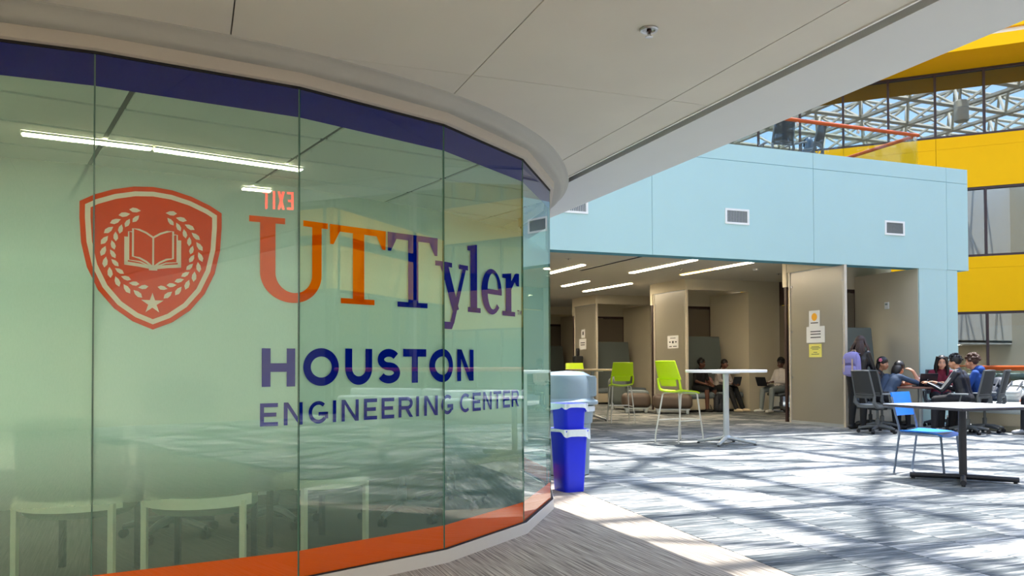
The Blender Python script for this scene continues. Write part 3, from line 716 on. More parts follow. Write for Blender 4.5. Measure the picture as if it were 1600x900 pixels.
strip_lamp('short warm linear lamp deep inside the meeting room', (0.39, 7.2), (0.61, 7.23), 2.612, 0.068, LAMPI, 'meeting room lamps', 0.01)
LAMPFILL = emit('room_fill_lamp', (255, 244, 224), 20.0)  # for two unseen lamps added on the left to brighten the room
strip_lamp('added fill lamp, out of view, along the left wall of the meeting room', (-3.8, 5.6), (-3.8, 10.2), 2.600, 0.12, LAMPFILL, 'meeting room lamps')
strip_lamp('added fill lamp, out of view, left of the conference table in the meeting room', (-2.75, 6.4), (-2.75, 10.2), 2.600, 0.12, LAMPFILL, 'meeting room lamps')
for lb, p0, p1, m in (('linear lamp nearest the glass wall in the hall ceiling', (7.6, 15.65), (7.56, 17.3), LAMP), ('long middle linear lamp near the blue fascia', (9.35, 14.15), (9.28, 16.65), LAMP),
                      ('linear lamp on the hall ceiling, lit near half', (10.66, 14.1), (10.62, 15.3), LAMP), ('dimmer warm linear lamp continuing the right-hand row', (10.62, 15.33), (10.58, 16.6), LAMPW),
                      ('short linear lamp further back above the far bar table', (9.16, 18.6), (9.12, 20.0), LAMP), ('long linear lamp further back by the second booth', (10.45, 18.75), (10.32, 21.2), LAMP),
                      ('linear lamp at the back of the study hall', (9.3, 22.6), (9.22, 24.9), LAMP)):
    strip_lamp(lb, p0, p1, 3.236, 0.11, m, 'hall ceiling lamps')
def sprinkler(label, x, y, z, r=0.042):
    t = thing('sprinkler', label, 'sprinkler', (x, y, z), 0.4, 'ceiling sprinklers')
    MB().lathe([(r * .6, 0.0), (r, -0.001), (r * 1.02, -0.006), (r * .93, -0.011), (r * .70, -0.010), (r * .62, -0.002)], 24).build('escutcheon', CHROME, t)
    MB().lathe([(0.010, 0.0), (0.012, -0.012), (0.008, -0.018), (0.006, -0.024)], 12).build('nozzle', mat('dark_bronze', (70, 55, 48), 0.4, 0.7), t)
    MB().tube([(-.009, 0, -.016), (-.011, 0, -.028), (0, 0, -.038)], 0.0025, 6).tube([(.009, 0, -.016), (.011, 0, -.028), (0, 0, -.038)], 0.0025, 6).build('yoke', CHROME, t)
    MB().lathe([(0.004, -0.036), (0.018, -0.038), (0.018, -0.040), (0.004, -0.042)], 16).build('deflector', CHROME, t)
sprinkler('chrome sprinkler in the near plaster ceiling', 1.956, 3.325, 2.68)
for lb, x, y in (('sprinkler in the hall ceiling nearest the glass wall', 6.9, 14.88), ('sprinkler in the hall ceiling between the lamp rows', 9.94, 15.63), ('sprinkler in the hall ceiling by the frosted partition', 12.6, 15.7)):
    sprinkler(lb, x, y, 3.25, 0.06)
sd_ = thing('smoke_detector', 'small white smoke detector on the hall ceiling', 'smoke detector', (11.5, 15.08, 3.25))
MB().lathe([(0.07, 0), (0.072, -.02), (0.05, -.045), (0.02, -.05)], 20).build('body', WHITE, sd_)
MB().lathe([(0.045, -.046), (0.03, -.055), (0.01, -.056)], 16).build('sensor', mat('detector_grey', (190, 188, 182), 0.6), sd_)
dfu = thing('slot_diffuser', 'dark linear air slot in the hall ceiling', 'air vent', (8.09, 14.15, 3.245), 0.03)
MB().box((-.05, 0, 0), (.05, 2.5, .004)).build('slot', DARKM, dfu); MB().box((-.06, 0, -.003), (-.05, 2.5, .004)).box((.05, 0, -.003), (.06, 2.5, .004)).build('frame', WHITE, dfu)
for lb, x0, x1 in (('white wall vent on the blue fascia, middle one', 8.565, 9.06), ('white wall vent on the blue fascia nearest its right end', 12.118, 12.6), ('white wall vent on the blue fascia, cut off by the soffit', 5.46, 5.945)):
    t = thing('wall_vent', lb, 'vent', (x0, YB, 3.58), 0, 'wall vents on the blue fascia'); W, Hh = x1 - x0, 0.27
    MB().box((0, -.015, 0), (W, 0, .035)).box((0, -.015, Hh - .035), (W, 0, Hh)).box((0, -.015, .035), (.035, 0, Hh - .035)).box((W - .035, -.015, .035), (W, 0, Hh - .035)).build('frame', WHITE, t)
    MB().box((.035, -.001, .035), (W - .035, 0, Hh - .035)).build('backing', mat('vent_dark', (120, 125, 125), 0.8), t)
    for k in range(14):
        x = .045 + (W - .09) * k / 13; MB().add([(x - .006, -.012, .035), (x + .006, -.002, .035), (x + .006, -.002, Hh - .035), (x - .006, -.012, Hh - .035)], [(0, 1, 2, 3)]).build('slat', WHITE, t, 0)
# exit sign hung from the near soffit, seen mirrored in the glass
ex = thing('exit_sign', 'red lettered exit sign hanging from the near soffit, mirrored in the glass', 'exit sign', (1.65, 1.70, 2.40), math.radians(27))
MB().box((-.17, -.006, 0), (.17, .006, .22)).build('plate', clear_glass('exit_plate_acrylic', (0.95, 0.97, 0.96), 0.02), ex)
MB().box((-.19, -.03, .22), (.19, .03, .279)).build('housing', CHROME, ex)
EXR = emit('exit_red', (255, 30, 25), 6.0); lt = MB()
def exl(polys, x):
    for p in polys: lt.add([(-(x + a), .008, b) for a, b in p], [tuple(range(len(p)))])
exl(sans('E', 0, .055, .04, .19, .02), -.135); exl([[(0, .04), (.022, .04), (.06, .19), (.038, .19)], [(.038, .04), (.06, .04), (.022, .19), (0, .19)]], -.065)
exl([bar(0, .04, .02, .19)], .012); exl(sans('T', 0, .065, .04, .19, .02), .05)
lt.build('lettering', EXR, ex, 0)
# fill lamps added to the soffit, placed where the glass doesn't mirror them
for lb, x, y in (('added square fill lamp in the soffit just behind the viewer', 0.03, -1.2), ('added square fill lamp in the soffit behind the viewer, middle of its row', 0.03, -3.8), ('added square fill lamp in the soffit farthest behind the viewer', 0.03, -6.4),
                 ('added square fill lamp in the soffit left of the viewer', -3.2, 1.4), ('added square fill lamp in the soffit on the atrium side, second row', 1.0, -3.4), ('added square fill lamp in the soffit on the atrium side, last row', 1.0, -6.2)):
    t = thing('added_soffit_lamp', lb, 'ceiling lamp', (x, y, 2.679), 0, 'added soffit fill lamps')
    MB().box((-.31, -.31, -.006), (.31, -.29, 0)).box((-.31, .29, -.006), (.31, .31, 0)).box((-.31, -.29, -.006), (-.29, .29, 0)).box((.29, -.29, -.006), (.31, .29, 0)).build('frame', WHITE, t)
    MB().box((-.29, -.29, -.003), (.29, .29, -.001)).build('diffuser', emit('added_lamp_diffuser', (255, 248, 238), 40.0), t)
# atrium pendants
for lb, p in (('white cylindrical pendant lamp mirrored in the upper windows', (21.0, 16.3, 12.6)), ('white cylindrical pendant lamp over the middle of the atrium', (17.0, 4.0, 12.6))):
    t = thing('pendant_lamp', lb, 'pendant lamp', p, 0, 'atrium pendants')
    MB().lathe([(.25, -.5), (.30, -.46), (.30, .42), (.27, .46), (.05, .5)], 28).build('shade', mat('pendant_cream', (225, 220, 200), 0.5), t)
    MB().lathe([(.301, .1), (.304, .1), (.304, .13), (.301, .13)], 28).build('band', SILVER, t)
    MB().tube([(0, 0, .5), (0, 0, 15.2 - p[2])], .012, 6).build('cord', BLACKP, t)
# notices on the frosted partitions
PAPER = mat('white_paper', (238, 238, 236), 0.8, var=0.01); INK = mat('grey_ink', (70, 70, 74), 0.8)
def notice(label, y0, y1, z0, z1, m, lines, extra=None):
    t = thing('paper_notice', label, 'notice', (11.166, y1, z0)); W, Hh = y1 - y0, z1 - z0
    MB().box((-.0015, -W, 0), (0, 0, Hh)).build('sheet', m, t)
    mb = MB()
    for a, b, q, hgt in lines: mb.box((-.0025, -W * b, Hh * q), (-.0016, -W * a, Hh * (q + hgt)))
    if lines: mb.build('print', INK, t)
    return t, W, Hh
t, W, Hh = notice('small white notice with a yellow disc, topmost on the nearest frosted partition', 12.731, 13.026, 1.88, 2.188, PAPER, [(.15, .85, .2, .06)])
MB().tube([(-.0035, -W / 2, Hh * .6), (-.0016, -W / 2, Hh * .6)], 0.075, 20).build('printed_disc', mat('print_yellow', (250, 180, 30), 0.7), t)
notice('wide white notice with three lines of print on the nearest frosted partition', 12.598, 13.102, 1.568, 1.882, PAPER, [(.22, .78, .66, .06), (.22, .78, .5, .06), (.22, .78, .3, .06)])
notice('yellow notice, lowest on the nearest frosted partition', 12.688, 13.036, 1.292, 1.544, mat('yellow_paper', (240, 234, 120), 0.8, var=0.01), [(.2, .8, .78, .04), (.12, .9, .68, .04), (.25, .75, .58, .04), (.35, .65, .35, .04), (.2, .8, .22, .04)])
notice('white notice with small black marks on the second frosted partition', 17.681, 18.179, 1.571, 1.888, PAPER, [(.25, .75, .78, .05), (.15, .3, .45, .1), (.42, .58, .4, .18), (.7, .85, .45, .1), (.15, .4, .12, .07), (.5, .85, .12, .07)])
notice('small notice high on the third frosted partition', 22.894, 23.159, 2.0, 2.262, PAPER, [(.35, .65, .35, .4)])
notice('larger notice with two lines on the third frosted partition', 22.81, 23.298, 1.646, 1.972, PAPER, [(.2, .8, .6, .07), (.2, .8, .4, .07)])
th_ = thing('thermostat', 'small white thermostat inside the nearest booth', 'thermostat', (12.945, 12.84, 2.25))
MB().rbox((-.025, -.055, 0), (0, .055, .14), .008).build('case', WHITE, th_); MB().box((-.027, -.03, .08), (-.0251, .03, .115)).build('display', mat('lcd_grey', (150, 160, 150), 0.3), th_)
sn = thing('sanitizer_stand', 'black sanitizer stand in front of the third frosted partition', 'dispenser', (10.95, 22.95, 0))
MB().lathe([(.16, 0), (.16, .015), (.03, .03)], 24).build('base', BLACKP, sn); MB().tube([(0, 0, .02), (0, 0, 1.35)], .02, 10).build('pole', BLACKP, sn)
MB().rbox((-.15, -.09, 1.1), (.15, .09, 1.45), .04).build('dispenser_box', BLACKP, sn); MB().rbox((-.05, -.03, 1.45), (.05, .03, 1.68), .02).build('sign_holder', BLACKP, sn)

# ================================================================== RAILINGS
rl = thing('balcony_railing', 'upper glass balustrade with cherry wood handrail on the blue block', 'railing', (0, 0, 0))
MB().rbox((4.0, YB + .06, 5.53), (13.10, YB + .13, 5.60), .03).build('handrail', WOOD, rl)
MB().rbox((13.03, YB + .06, 5.53), (13.10, YB + 5.5, 5.60), .03).build('handrail', WOOD, rl)
xs_ = [4.0, 5.55, 7.1, 8.65, 10.2, 11.6, 13.07]
for a, b in zip(xs_, xs_[1:]): MB().box((a + .006, YB + .09, 4.9), (b - .006, YB + .10, 5.53)).build('glass_pane', RAILGLASS, rl)
for a, b in ((.12, 1.8), (1.8, 3.6), (3.6, 5.4)): MB().box((13.06, YB + a + .006, 4.86), (13.07, YB + b - .006, 5.53)).build('glass_pane', RAILGLASS, rl)
for x in (8.65, 10.2, 11.6, 13.0): MB().rbox((x - .025, YB + .075, 5.46), (x + .025, YB + .115, 5.53), .008).build('bracket', CHROME, rl)
r2_ = thing('low_railing', 'glass balustrade with thick cherry wood handrail behind the long bench', 'railing', (0, 0, 0))
MB().rbox((13.62, -4.5, 1.03), (13.74, 11.35, 1.12), .04).build('handrail', WOOD, r2_)
for k in range(9): MB().box((13.675, -4.4 + k * 1.75, 0.02), (13.685, -4.4 + (k + 1) * 1.75 - .012, 1.03)).build('glass_pane', RAILGLASS, r2_)

# ================================================================== FURNITURE
# ---- bins
BIN = mat('recycling_blue_plastic', (0, 34, 225), 0.4, var=0.03); LINER = mat('bin_liner', (225, 235, 240), 0.4, var=0.1, bump=0.4)
def taper_box(mb, w0, d0, w1, d1, z0, z1, r=0.04, n=4, open_top=True, wall=0.012):
    def loop(wd, dp, z):
        out = []
        for q, (sx, sy) in enumerate(((1, 1), (-1, 1), (-1, -1), (1, -1))):
            for k in range(n + 1):
                t = q * PI / 2 + k / n * PI / 2; out.append((sx * (wd / 2 - r) + r * math.cos(t), sy * (dp / 2 - r) + r * math.sin(t), z))
        return out
    N = 4 * (n + 1); L = [loop(w0, d0, z0), loop(w1, d1, z1), loop(w1 - 2 * wall, d1 - 2 * wall, z1), loop(w0 - 2 * wall, d0 - 2 * wall, z0 + .02)]
    vs = sum(L, []); fs = []
    for i in range(3): fs += [(i * N + k, i * N + (k + 1) % N, (i + 1) * N + (k + 1) % N, (i + 1) * N + k) for k in range(N)]
    fs += [tuple(range(N - 1, -1, -1)), tuple(range(3 * N, 4 * N))]
    return mb.add(vs, fs)
def blue_bin(label, loc, rz, hgt, w0, w1, liner_z):
    t = thing('recycling_bin', label, 'bin', loc, rz, 'stacked recycling bins')
    taper_box(MB(), w0, w0 * 1.25, w1, w1 * 1.25, 0, hgt).build('bin_body', BIN, t)
    taper_box(MB(), w1 + .02, (w1 * 1.25) + .02, w1 + .03, w1 * 1.25 + .03, hgt - .05, hgt + .005, wall=.022).build('rim', BIN, t)
    def lin_(a, b):
        th = a * 2 * PI; k = 1.0 + .02 * math.sin(7 * th) + .015 * math.sin(13 * th + 1)
        c, s_ = math.cos(th), math.sin(th); e = 0.35; X = (abs(c) ** e) * (1 if c > 0 else -1); Y = (abs(s_) ** e) * (1 if s_ > 0 else -1)
        drop = ((0.075 if liner_z < 1 else 0.045) + .035 * math.sin(th + liner_z) + .012 * math.sin(5 * th)) * b
        return (X * (w1 / 2 + .019 + .006 * b) * k, Y * (w1 * .625 + .019 + .006 * b) * k, hgt + .016 - drop)
    MB().grid(lin_, 64, 5, 0.003).build('bin_liner', LINER, t)
blue_bin('lower blue recycling bin standing on the floor by the glass wall', (3.225, 6.96, 0), math.radians(4), 0.55, 0.20, 0.245, 2.6)
blue_bin('upper blue recycling bin nested in the other, white liner over its rim', (3.225, 6.96, 0.25), math.radians(4), 0.53, 0.18, 0.222, 0.6)
GREYB = mat('grey_bin_plastic', (140, 158, 166), 0.45, var=0.04)
gb = thing('waste_bin', 'large grey round waste bin with domed swing lid', 'bin', (3.70, 8.02, 0), math.radians(-20))
MB().lathe([(.20, 0), (.225, .01), (.245, .53), (.262, .545), (.275, .70), (.282, .72), (.262, .715), (.235, .55), (.2, .03)], 40).build('bin_body', GREYB, gb)
MB().lathe([(.290, .665), (.293, .70), (.287, .72), (.27, .722)], 40).build('bin_liner', LINER, gb)
lid = MB().lathe([(.318, .735), (.325, .75), (.322, .77), (.29, .785), (.275, .80), (.262, .98), (.24, 1.04), (.17, 1.075), (.02, 1.085)], 40).build('dome_lid', GREYB, gb)
MB().box((.14, -.16, .82), (.285, .16, 1.03)).build('flap_frame', GREYB, lid)
MB().rbox((.283, -.13, .83), (.296, .13, 1.01), .01).build('swing_flap', mat('pale_bin_plastic', (178, 196, 204), 0.4), lid)

# ---- lime bar stools
LIME = mat('lime_plastic', (190, 222, 0), 0.35, var=0.03); LEG = mat('pale_steel_leg', (205, 205, 198), 0.35, 0.4)
def make_stool(label, loc, rz):
    t = thing('bar_stool', label, 'stool', loc, rz, 'lime bar stools')
    MB().grid(lambda a, b: ((a - .5) * (.43 - .03 * b), -.20 + .42 * b, .765 + .03 * (2 * a - 1) ** 2 * (1 - b * .6) - .035 * b ** 5 - .01 * math.sin(PI * b)), 10, 10, 0.022).build('seat', LIME, t)
    def bk_(a, b):
        wd = .45 - .05 * b; x = (a - .5) * wd
        return (x, -.205 - .10 * b - .025 * (1 - (2 * a - 1) ** 2), .93 + .275 * b)
    MB().grid(bk_, 10, 8, 0.016).build('backrest', LIME, t)
    MB().grid(lambda a, b: ((a - .5) * (.30 + .03 * b), -.222 - .03 * b - .02 * (1 - (2 * a - 1) ** 2), .835 + .10 * b), 8, 4, 0.014).build('lumbar_panel', LIME, t)
    for s in (-1, 1):
        MB().tube([(s * .20, -.15, .765), (s * .214, -.20, .80), (s * .218, -.215, .87), (s * .212, -.232, .95)], [.018, .02, .018, .014], 8).build('back_post', LIME, t)
    for s in (-1, 1):
        MB().tube([(s * .15, .02, .742), (s * .17, .14, .742), (s * .185, .18, .715), (s * .225, .255, .10), (s * .225, .258, 0.006)], .0115, 8).build('leg', LEG, t)
        MB().tube([(s * .15, .0, .742), (s * .17, -.12, .742), (s * .185, -.16, .715), (s * .235, -.265, .10), (s * .235, -.27, 0.006)], .0115, 8).build('leg', LEG, t)
        MB().tube([(s * .2085, .227, .33), (s * .216, -.227, .33)], .009, 8).build('side_bar', LEG, t)
    MB().tube([(-.209, .227, .335), (.209, .227, .335)], .010, 8).build('footrest', LEG, t)
    MB().tube([(-.16, .05, .742), (.16, .05, .742)], .0115, 8).build('seat_brace', LEG, t)
    return t
st = make_stool('lime green bar stool standing in front of the brown ottomans, nearest one', (6.78, 10.72, 0), math.radians(-76))
dup(st, (8.05, 14.9, 0), math.radians(-18), 'lime green bar stool at the far table with its back to the viewer')
dup(st, (8.08, 17.0, 0), math.radians(165), 'lime green bar stool on the other side of the far table')

# ---- round bar tables
def make_bar_table(label, loc, rz, topm):
    t = thing('bar_table', label, 'table', loc, rz, 'tall round bar tables')
    MB().lathe([(.56, 1.035), (.572, 1.038), (.575, 1.045), (.575, 1.068), (.570, 1.074), (.02, 1.074)], 56).build('tabletop', topm, t)
    MB().tube([(0, 0, .07), (0, 0, 1.036)], .042, 20).build('column', SILVER, t)
    MB().lathe([(.07, .08), (.075, .10), (.05, .13), (.043, .135)], 20).build('hub', SILVER, t)
    MB().box((-.16, -.16, 1.02), (.16, .16, 1.036)).build('mounting_plate', SILVER, t)
    for k in range(4):
        a = k * PI / 2; c, s = math.cos(a), math.sin(a)
        lg = MB().tube([(c * .03, s * .03, .095), (c * .15, s * .15, .075), (c * .42, s * .42, .03)], [.036, .034, .024], 10, flat=.8).build('leg', SILVER, t)
        MB().lathe([(.022, 0), (.022, .012), (.012, .02)], 12, (c * .41, s * .41)).build('foot', BLACKP, lg)
    return t
bt = make_bar_table('tall round table with white top and silver column beside the lime stool', (7.22, 10.18, 0), math.radians(40), mat('white_laminate', (238, 240, 242), 0.35, var=0.01))
b2 = make_bar_table('tall round table with a pale wood top further back between two lime stools', (7.95, 15.95, 0), math.radians(15), mat('pale_wood_laminate', (214, 190, 160), 0.4, var=0.08))

# ---- square flip-top table and blue chair
DKM = mat('charcoal_powder_coat', (48, 50, 58), 0.45, 0.2)
ft = thing('square_table', 'white topped square table on a dark cross base at the right edge', 'table', (7.04, 6.06, 0), math.radians(-4))
hs = .505
MB().rbox((-hs + .004, -hs + .004, .735), (hs - .004, hs - .004, .7425), .003, 2).build('tabletop', mat('white_board_top', (236, 236, 240), 0.3, var=0.01), ft)
MB().rbox((-hs, -hs, .712), (hs, hs, .739), .010).build('edge_band', mat('dark_edge_band', (52, 52, 62), 0.5), ft)
MB().tube([(0, 0, .05), (0, 0, .71)], .036, 20).build('column', DKM, ft)
MB().box((-.2, -.2, .695), (.2, .2, .712)).build('mounting_plate', DKM, ft)
for k in range(4):
    a = k * PI / 2 + PI / 4; c, s = math.cos(a), math.sin(a)
    lg = MB().tube([(c * .0, s * .0, .042), (c * .47, s * .47, .036)], .026, 12).build('leg', DKM, ft)
    MB().lathe([(.018, 0), (.018, .012)], 10, (c * .44, s * .44)).build('foot', BLACKP, lg)
BCH = mat('bright_blue_plastic', (28, 128, 235), 0.35, var=0.03); BLEG = mat('grey_blue_steel', (112, 128, 150), 0.35, 0.4)
bc = thing('blue_chair', 'bright blue plastic chair with grey steel legs tucked at the square table', 'chair', (7.16, 6.57, 0), math.radians(-160))
MB().grid(lambda a, b: ((a - .5) * .44, -.20 + .43 * b, .452 - .03 * b ** 6 - .012 * math.sin(PI * a) + .008 * (1 - b)), 10, 10, .014).build('seat', BCH, bc)
MB().grid(lambda a, b: ((a - .5) * (.45 - .02 * b), -.245 - .055 * b - .03 * (1 - (2 * a - 1) ** 2), .60 + .245 * b), 10, 6, .014).build('backrest', BCH, bc)
for s in (-1, 1):
    MB().tube([(s * .215, -.27, .006), (s * .21, -.21, .42), (s * .212, -.215, .5), (s * .216, -.245, .62), (s * .214, -.285, .80)], .0115, 8).build('leg', BLEG, bc)
    MB().tube([(s * .215, .235, .006), (s * .20, .20, .40), (s * .19, .17, .43)], .0115, 8).build('leg', BLEG, bc)
    MB().tube([(s * .205, -.21, .43), (s * .195, .17, .43)], .0105, 8).build('side_rail', BLEG, bc)
MB().tube([(-.195, .16, .43), (.195, .16, .43)], .0105, 8).tube([(-.2, -.17, .43), (.2, -.17, .43)], .0105, 8).build('cross_rail', BLEG, bc)

# ---- task chairs
MESHB = mat('charcoal_mesh', (52, 54, 56), 0.8, var=0.15, scale=200); FRM = mat('grey_chair_frame', (88, 92, 94), 0.5); SEATF = mat('grey_seat_fabric', (104, 110, 114), 0.9, var=0.1, scale=150)
def make_task_chair(label, loc, rz, arms=True, group='mesh task chairs'):
    t = thing('task_chair', label, 'chair', loc, rz, group)
    MB().grid(lambda a, b: ((a - .5) * (.48 - .06 * abs(2 * b - 1) ** 3), -.23 + .47 * b, .475 - .035 * b ** 5 + .012 * (2 * a - 1) ** 2), 10, 10, .05).build('seat', SEATF, t)
    P = lambda a, b: ((a - .5) * (.46 - .05 * b), -.245 - .10 * b + .05 * b * b * 0 - .035 * (1 - (2 * a - 1) ** 2), .60 + .44 * b)
    MB().grid(P, 10, 8, .008).build('back_mesh', MESHB, t)
    fr = MB().tube([P(0, 0), P(0, .5), P(0, 1), P(.25, 1.0), P(.75, 1.0), P(1, 1), P(1, .5), P(1, 0), P(.75, 0), P(.25, 0), P(0, 0)], .016, 8).build('back_frame', FRM, t)
    for k in range(4): MB().grid(lambda a, b: ((a - .5) * .40, -.268 - .03 * (1 - (2 * a - 1) ** 2), .615 + .03 * k + .016 * b), 8, 1, .012).build('lumbar_slat', FRM, fr)
    for s in (-1, 1): MB().tube([(s * .19, -.05, .435), (s * .21, -.20, .45), (s * .225, -.262, .52), (s * .225, -.258, .62)], [.022, .026, .026, .018], 8, flat=1.4).build('back_support', FRM, t)
    if arms:
        for s in (-1, 1):
            ar = MB().tube([(s * .20, .02, .44), (s * .27, .02, .46), (s * .285, .0, .56), (s * .285, -.02, .645)], .014, 8).build('arm_post', FRM, t)
            MB().rbox((s * .285 - .035, -.13, .645), (s * .285 + .035, .13, .672), .013).build('arm_pad', mat('arm_pad_grey', (120, 126, 130), 0.5), ar)
    MB().rbox((-.11, -.12, .385), (.11, .12, .44), .02).build('mechanism', BLACKP, t)
    MB().lathe([(.034, .09), (.034, .24), (.02, .25), (.02, .40)], 14).build('gas_column', FRM, t)
    for k in range(5):
        a = k * 2 * PI / 5 + .3; c, s = math.cos(a), math.sin(a)
        lg = MB().tube([(c * .02, s * .02, .115), (c * .16, s * .16, .105), (c * .30, s * .30, .075)], [.032, .028, .02], 8).build('leg', FRM, t)
        MB().tube([(c * .30 - s * .022, s * .30 + c * .022, .031), (c * .30 + s * .022, s * .30 - c * .022, .031)], .03, 12).tube([(c * .30, s * .30, .03), (c * .30, s * .30, .08)], .01, 6).build('caster', BLACKP, lg)
    return t
tc0 = make_task_chair('empty grey mesh task chair in front of the standing person', cp(1370, 14.0), cdir(.95, .30))
def chair_at(u, d, a, b, label, z=0): x, y, _ = cp(u, d); return dup(tc0, (x, y, z), cdir(a, b), label)
chair_at(1377, 14.74, .8, .38, 'mesh task chair under the person slumped over the round table')
chair_at(1359, 15.24, .8, -.35, 'mesh task chair under the person with a flower clip')
chair_at(1511, 13.76, -.62, .78, 'dark mesh task chair under the person in the striped track jacket')
chair_at(1537, 14.08, -.75, .64, 'dark mesh task chair under the person in the blue hooded top')
chair_at(1469, 15.45, -.35, -.9, 'task chair under the person in the maroon top')
dup(tc0, (13.47, 16.75, 0), math.radians(90), 'black task chair under the person in white sneakers by the second booth')
up1 = cp(1216, 16.5); up2 = cp(1262, 16.6)
dup(tc0, (up1[0], up1[1], 4.86), cdir(-.2, .95), 'dark mesh chair on the upper level behind the glass balustrade, left one')
dup(tc0, (up2[0], up2[1], 4.86), cdir(-.75, .6), 'dark mesh chair on the upper level, right one beside the handrail end')

# ---- round meeting table by the column
TX, TY, _ = cp(1437, 14.8)
rt_ = thing('round_table', 'round table with reddish brown top in the middle of the seated group', 'table', (TX, TY, 0))
MB().lathe([(.47, .725), (.485, .73), (.488, .745), (.484, .757), (.02, .758)], 44).build('tabletop', mat('brown_laminate', (134, 92, 78), 0.35, var=0.1, scale=10), rt_)
MB().tube([(0, 0, .03), (0, 0, .726)], .04, 16).build('column', SILVER, rt_)
MB().lathe([(.28, 0), (.28, .015), (.06, .04), (.04, .05)], 32).build('base', SILVER, rt_)

# ---- long bench by the balustrade
bn = thing('long_bench', 'long bench with pale seat pads and beige base along the balustrade', 'bench', (12.82, 0, 0))
PAD = mat('pale_grey_vinyl', (214, 224, 226), 0.45, var=0.03); BBASE = mat('beige_laminate', (196, 184, 158), 0.6, var=0.04)
for k in range(8):
    y0 = -3.86 + k * 1.855
    MB().rbox((-.02, y0, .30), (.52, y0 + 1.845, .50), .07, 5).build('seat_pad', PAD, bn)
    MB().rbox((.50, y0, .40), (.66, y0 + 1.845, .66), .07, 5).build('back_bolster', PAD, bn)
MB().box((.03, -3.86, .10), (.62, 10.97, .31)).build('base_panel', BBASE, bn); MB().box((.08, -3.8, 0), (.6, 10.92, .10)).build('plinth', mat('pale_plinth', (206, 200, 176), 0.6), bn)

# ---- booth sofas and ottomans
UPH = mat('grey_green_upholstery', (104, 112, 108), 0.95, var=0.1, scale=180); LEATH = mat('brown_leather', (92, 78, 68), 0.5, var=0.08); UPH2 = mat('slate_seat_upholstery', (120, 130, 134), 0.9, var=0.08, scale=150)
for bi, f0 in enumerate(booth_fronts):
    lb = ('high backed grey sofa in the nearest booth', 'high backed grey sofa with two people in the second booth', 'high backed grey sofa in the third booth', 'high backed dark grey sofa in the farthest booth')[bi]
    t = thing('high_back_sofa', lb, 'sofa', (11.22, f0 + (.06 if bi == 0 else -.04), 0), 0, 'high backed booth sofas')
    MB().add([(0.02, .78, .1), (1.56, .78, .1), (1.44, .86, 1.86), (0.02, .86, 1.86), (0.02, .92, .1), (1.56, .92, .1), (1.44, .93, 1.86), (0.02, .93, 1.86)],
             [(0, 1, 2, 3), (5, 4, 7, 6), (4, 0, 3, 7), (1, 5, 6, 2), (3, 2, 6, 7), (4, 5, 1, 0)]).build('back_panel', UPH, t)
    MB().tube([(0.02, .895, 1.85), (1.44, .895, 1.85)], .035, 10).build('top_piping', UPH, t)
    MB().rbox((0.03, .18, .33), (1.70, .80, .48), .06, 4).build('seat_cushion', UPH2, t)
    MB().rbox((0.05, .22, .05), (1.66, .78, .34), .03).build('base', BBASE, t)
    MB().box((0.1, .28, 0), (1.6, .74, .05)).build('plinth', BLACKP, t)
def ottoman(label, u, d, w_, a, b):
    x, y, _ = cp(u, d); t = thing('ottoman', label, 'ottoman', (x, y, 0), cdir(a, b), 'brown leather ottomans')
    MB().rbox((-w_ / 2, -.36, .12), (w_ / 2, .36, .47), .12, 6).build('cushion', LEATH, t)
    MB().box((-w_ / 2 + .06, -.30, .09), (w_ / 2 - .06, .30, .125)).build('frame', SILVER, t)
    for sx in (-1, 1):
        for sy in (-1, 1): MB().rbox((sx * (w_ / 2 - .12) - .035, sy * .26 - .035, 0), (sx * (w_ / 2 - .12) + .035, sy * .26 + .035, .10), .008).build('leg', SILVER, t)
ottoman('rounded brown leather ottoman half hidden by the nearest lime stool', 1050, 20.0, .92, .15, 1)
ottoman('rounded brown leather ottoman beside the grey sofa arm', 993, 20.6, .70, .1, 1)
ottoman('low dark brown ottoman behind the grey waste bin and lime stool', 908, 22.4, .7, 0, 1)
x, y, _ = cp(966, 22.1)
sa_ = thing('lounge_seat', 'grey upholstered lounge seat with a rounded arm behind the far lime stool', 'armchair', (x, y, 0), cdir(0, 1))
MB().rbox((-.25, -.35, .1), (.20, .45, .86), .18, 6).build('arm', UPH, sa_); MB().rbox((.2, -.25, .25), (.78, .45, .5), .08, 4).build('seat_cushion', UPH2, sa_)
for sx in (-.18, .7):
    for sy in (-.25, .38): MB().tube([(sx, sy, 0), (sx, sy, .26)], .02, 8).build('leg', SILVER, sa_)

# ---- inside the meeting room
GST = mat('grey_green_shell', (120, 128, 112), 0.8); BANDC = mat('satin_chair_band', (238, 236, 214), 0.3, 0.2)
def guest_chair(label, loc, rz):
    t = thing('guest_chair', label, 'chair', loc, rz, 'guest chairs in the meeting room')
    A = lambda a: math.radians(200 + 140 * a)
    MB().grid(lambda a, b: (.30 * math.cos(A(a)) * (1 + .05 * b), .30 * math.sin(A(a)) * (1 + .12 * b), .45 + (.40 + .03 * math.sin(PI * a)) * b), 18, 6, .03).build('back_shell', GST, t)
    MB().grid(lambda a, b: (.312 * math.cos(A(a)), .312 * math.sin(A(a)), .392 + .058 * b), 18, 1, .012).build('band', BANDC, t)
    MB().lathe([(.05, .34), (.26, .35), (.285, .38), (.285, .42), (.25, .45), (.05, .455)], 28).build('seat', GST, t)
    for sx, sy in ((-.262, -.16), (.262, -.16), (-.22, .20), (.22, .20)): MB().box((sx - .015, sy - .015, 0), (sx + .015, sy + .015, .42)).build('leg', BANDC if sy < 0 else DKM, t)
    return t
gc = guest_chair('guest chair behind the glass below the shield', (0.07, 4.96, 0), math.radians(-20))
dup(gc, (-.56, 5.10, 0), math.radians(-24), 'guest chair behind the glass at the left edge')
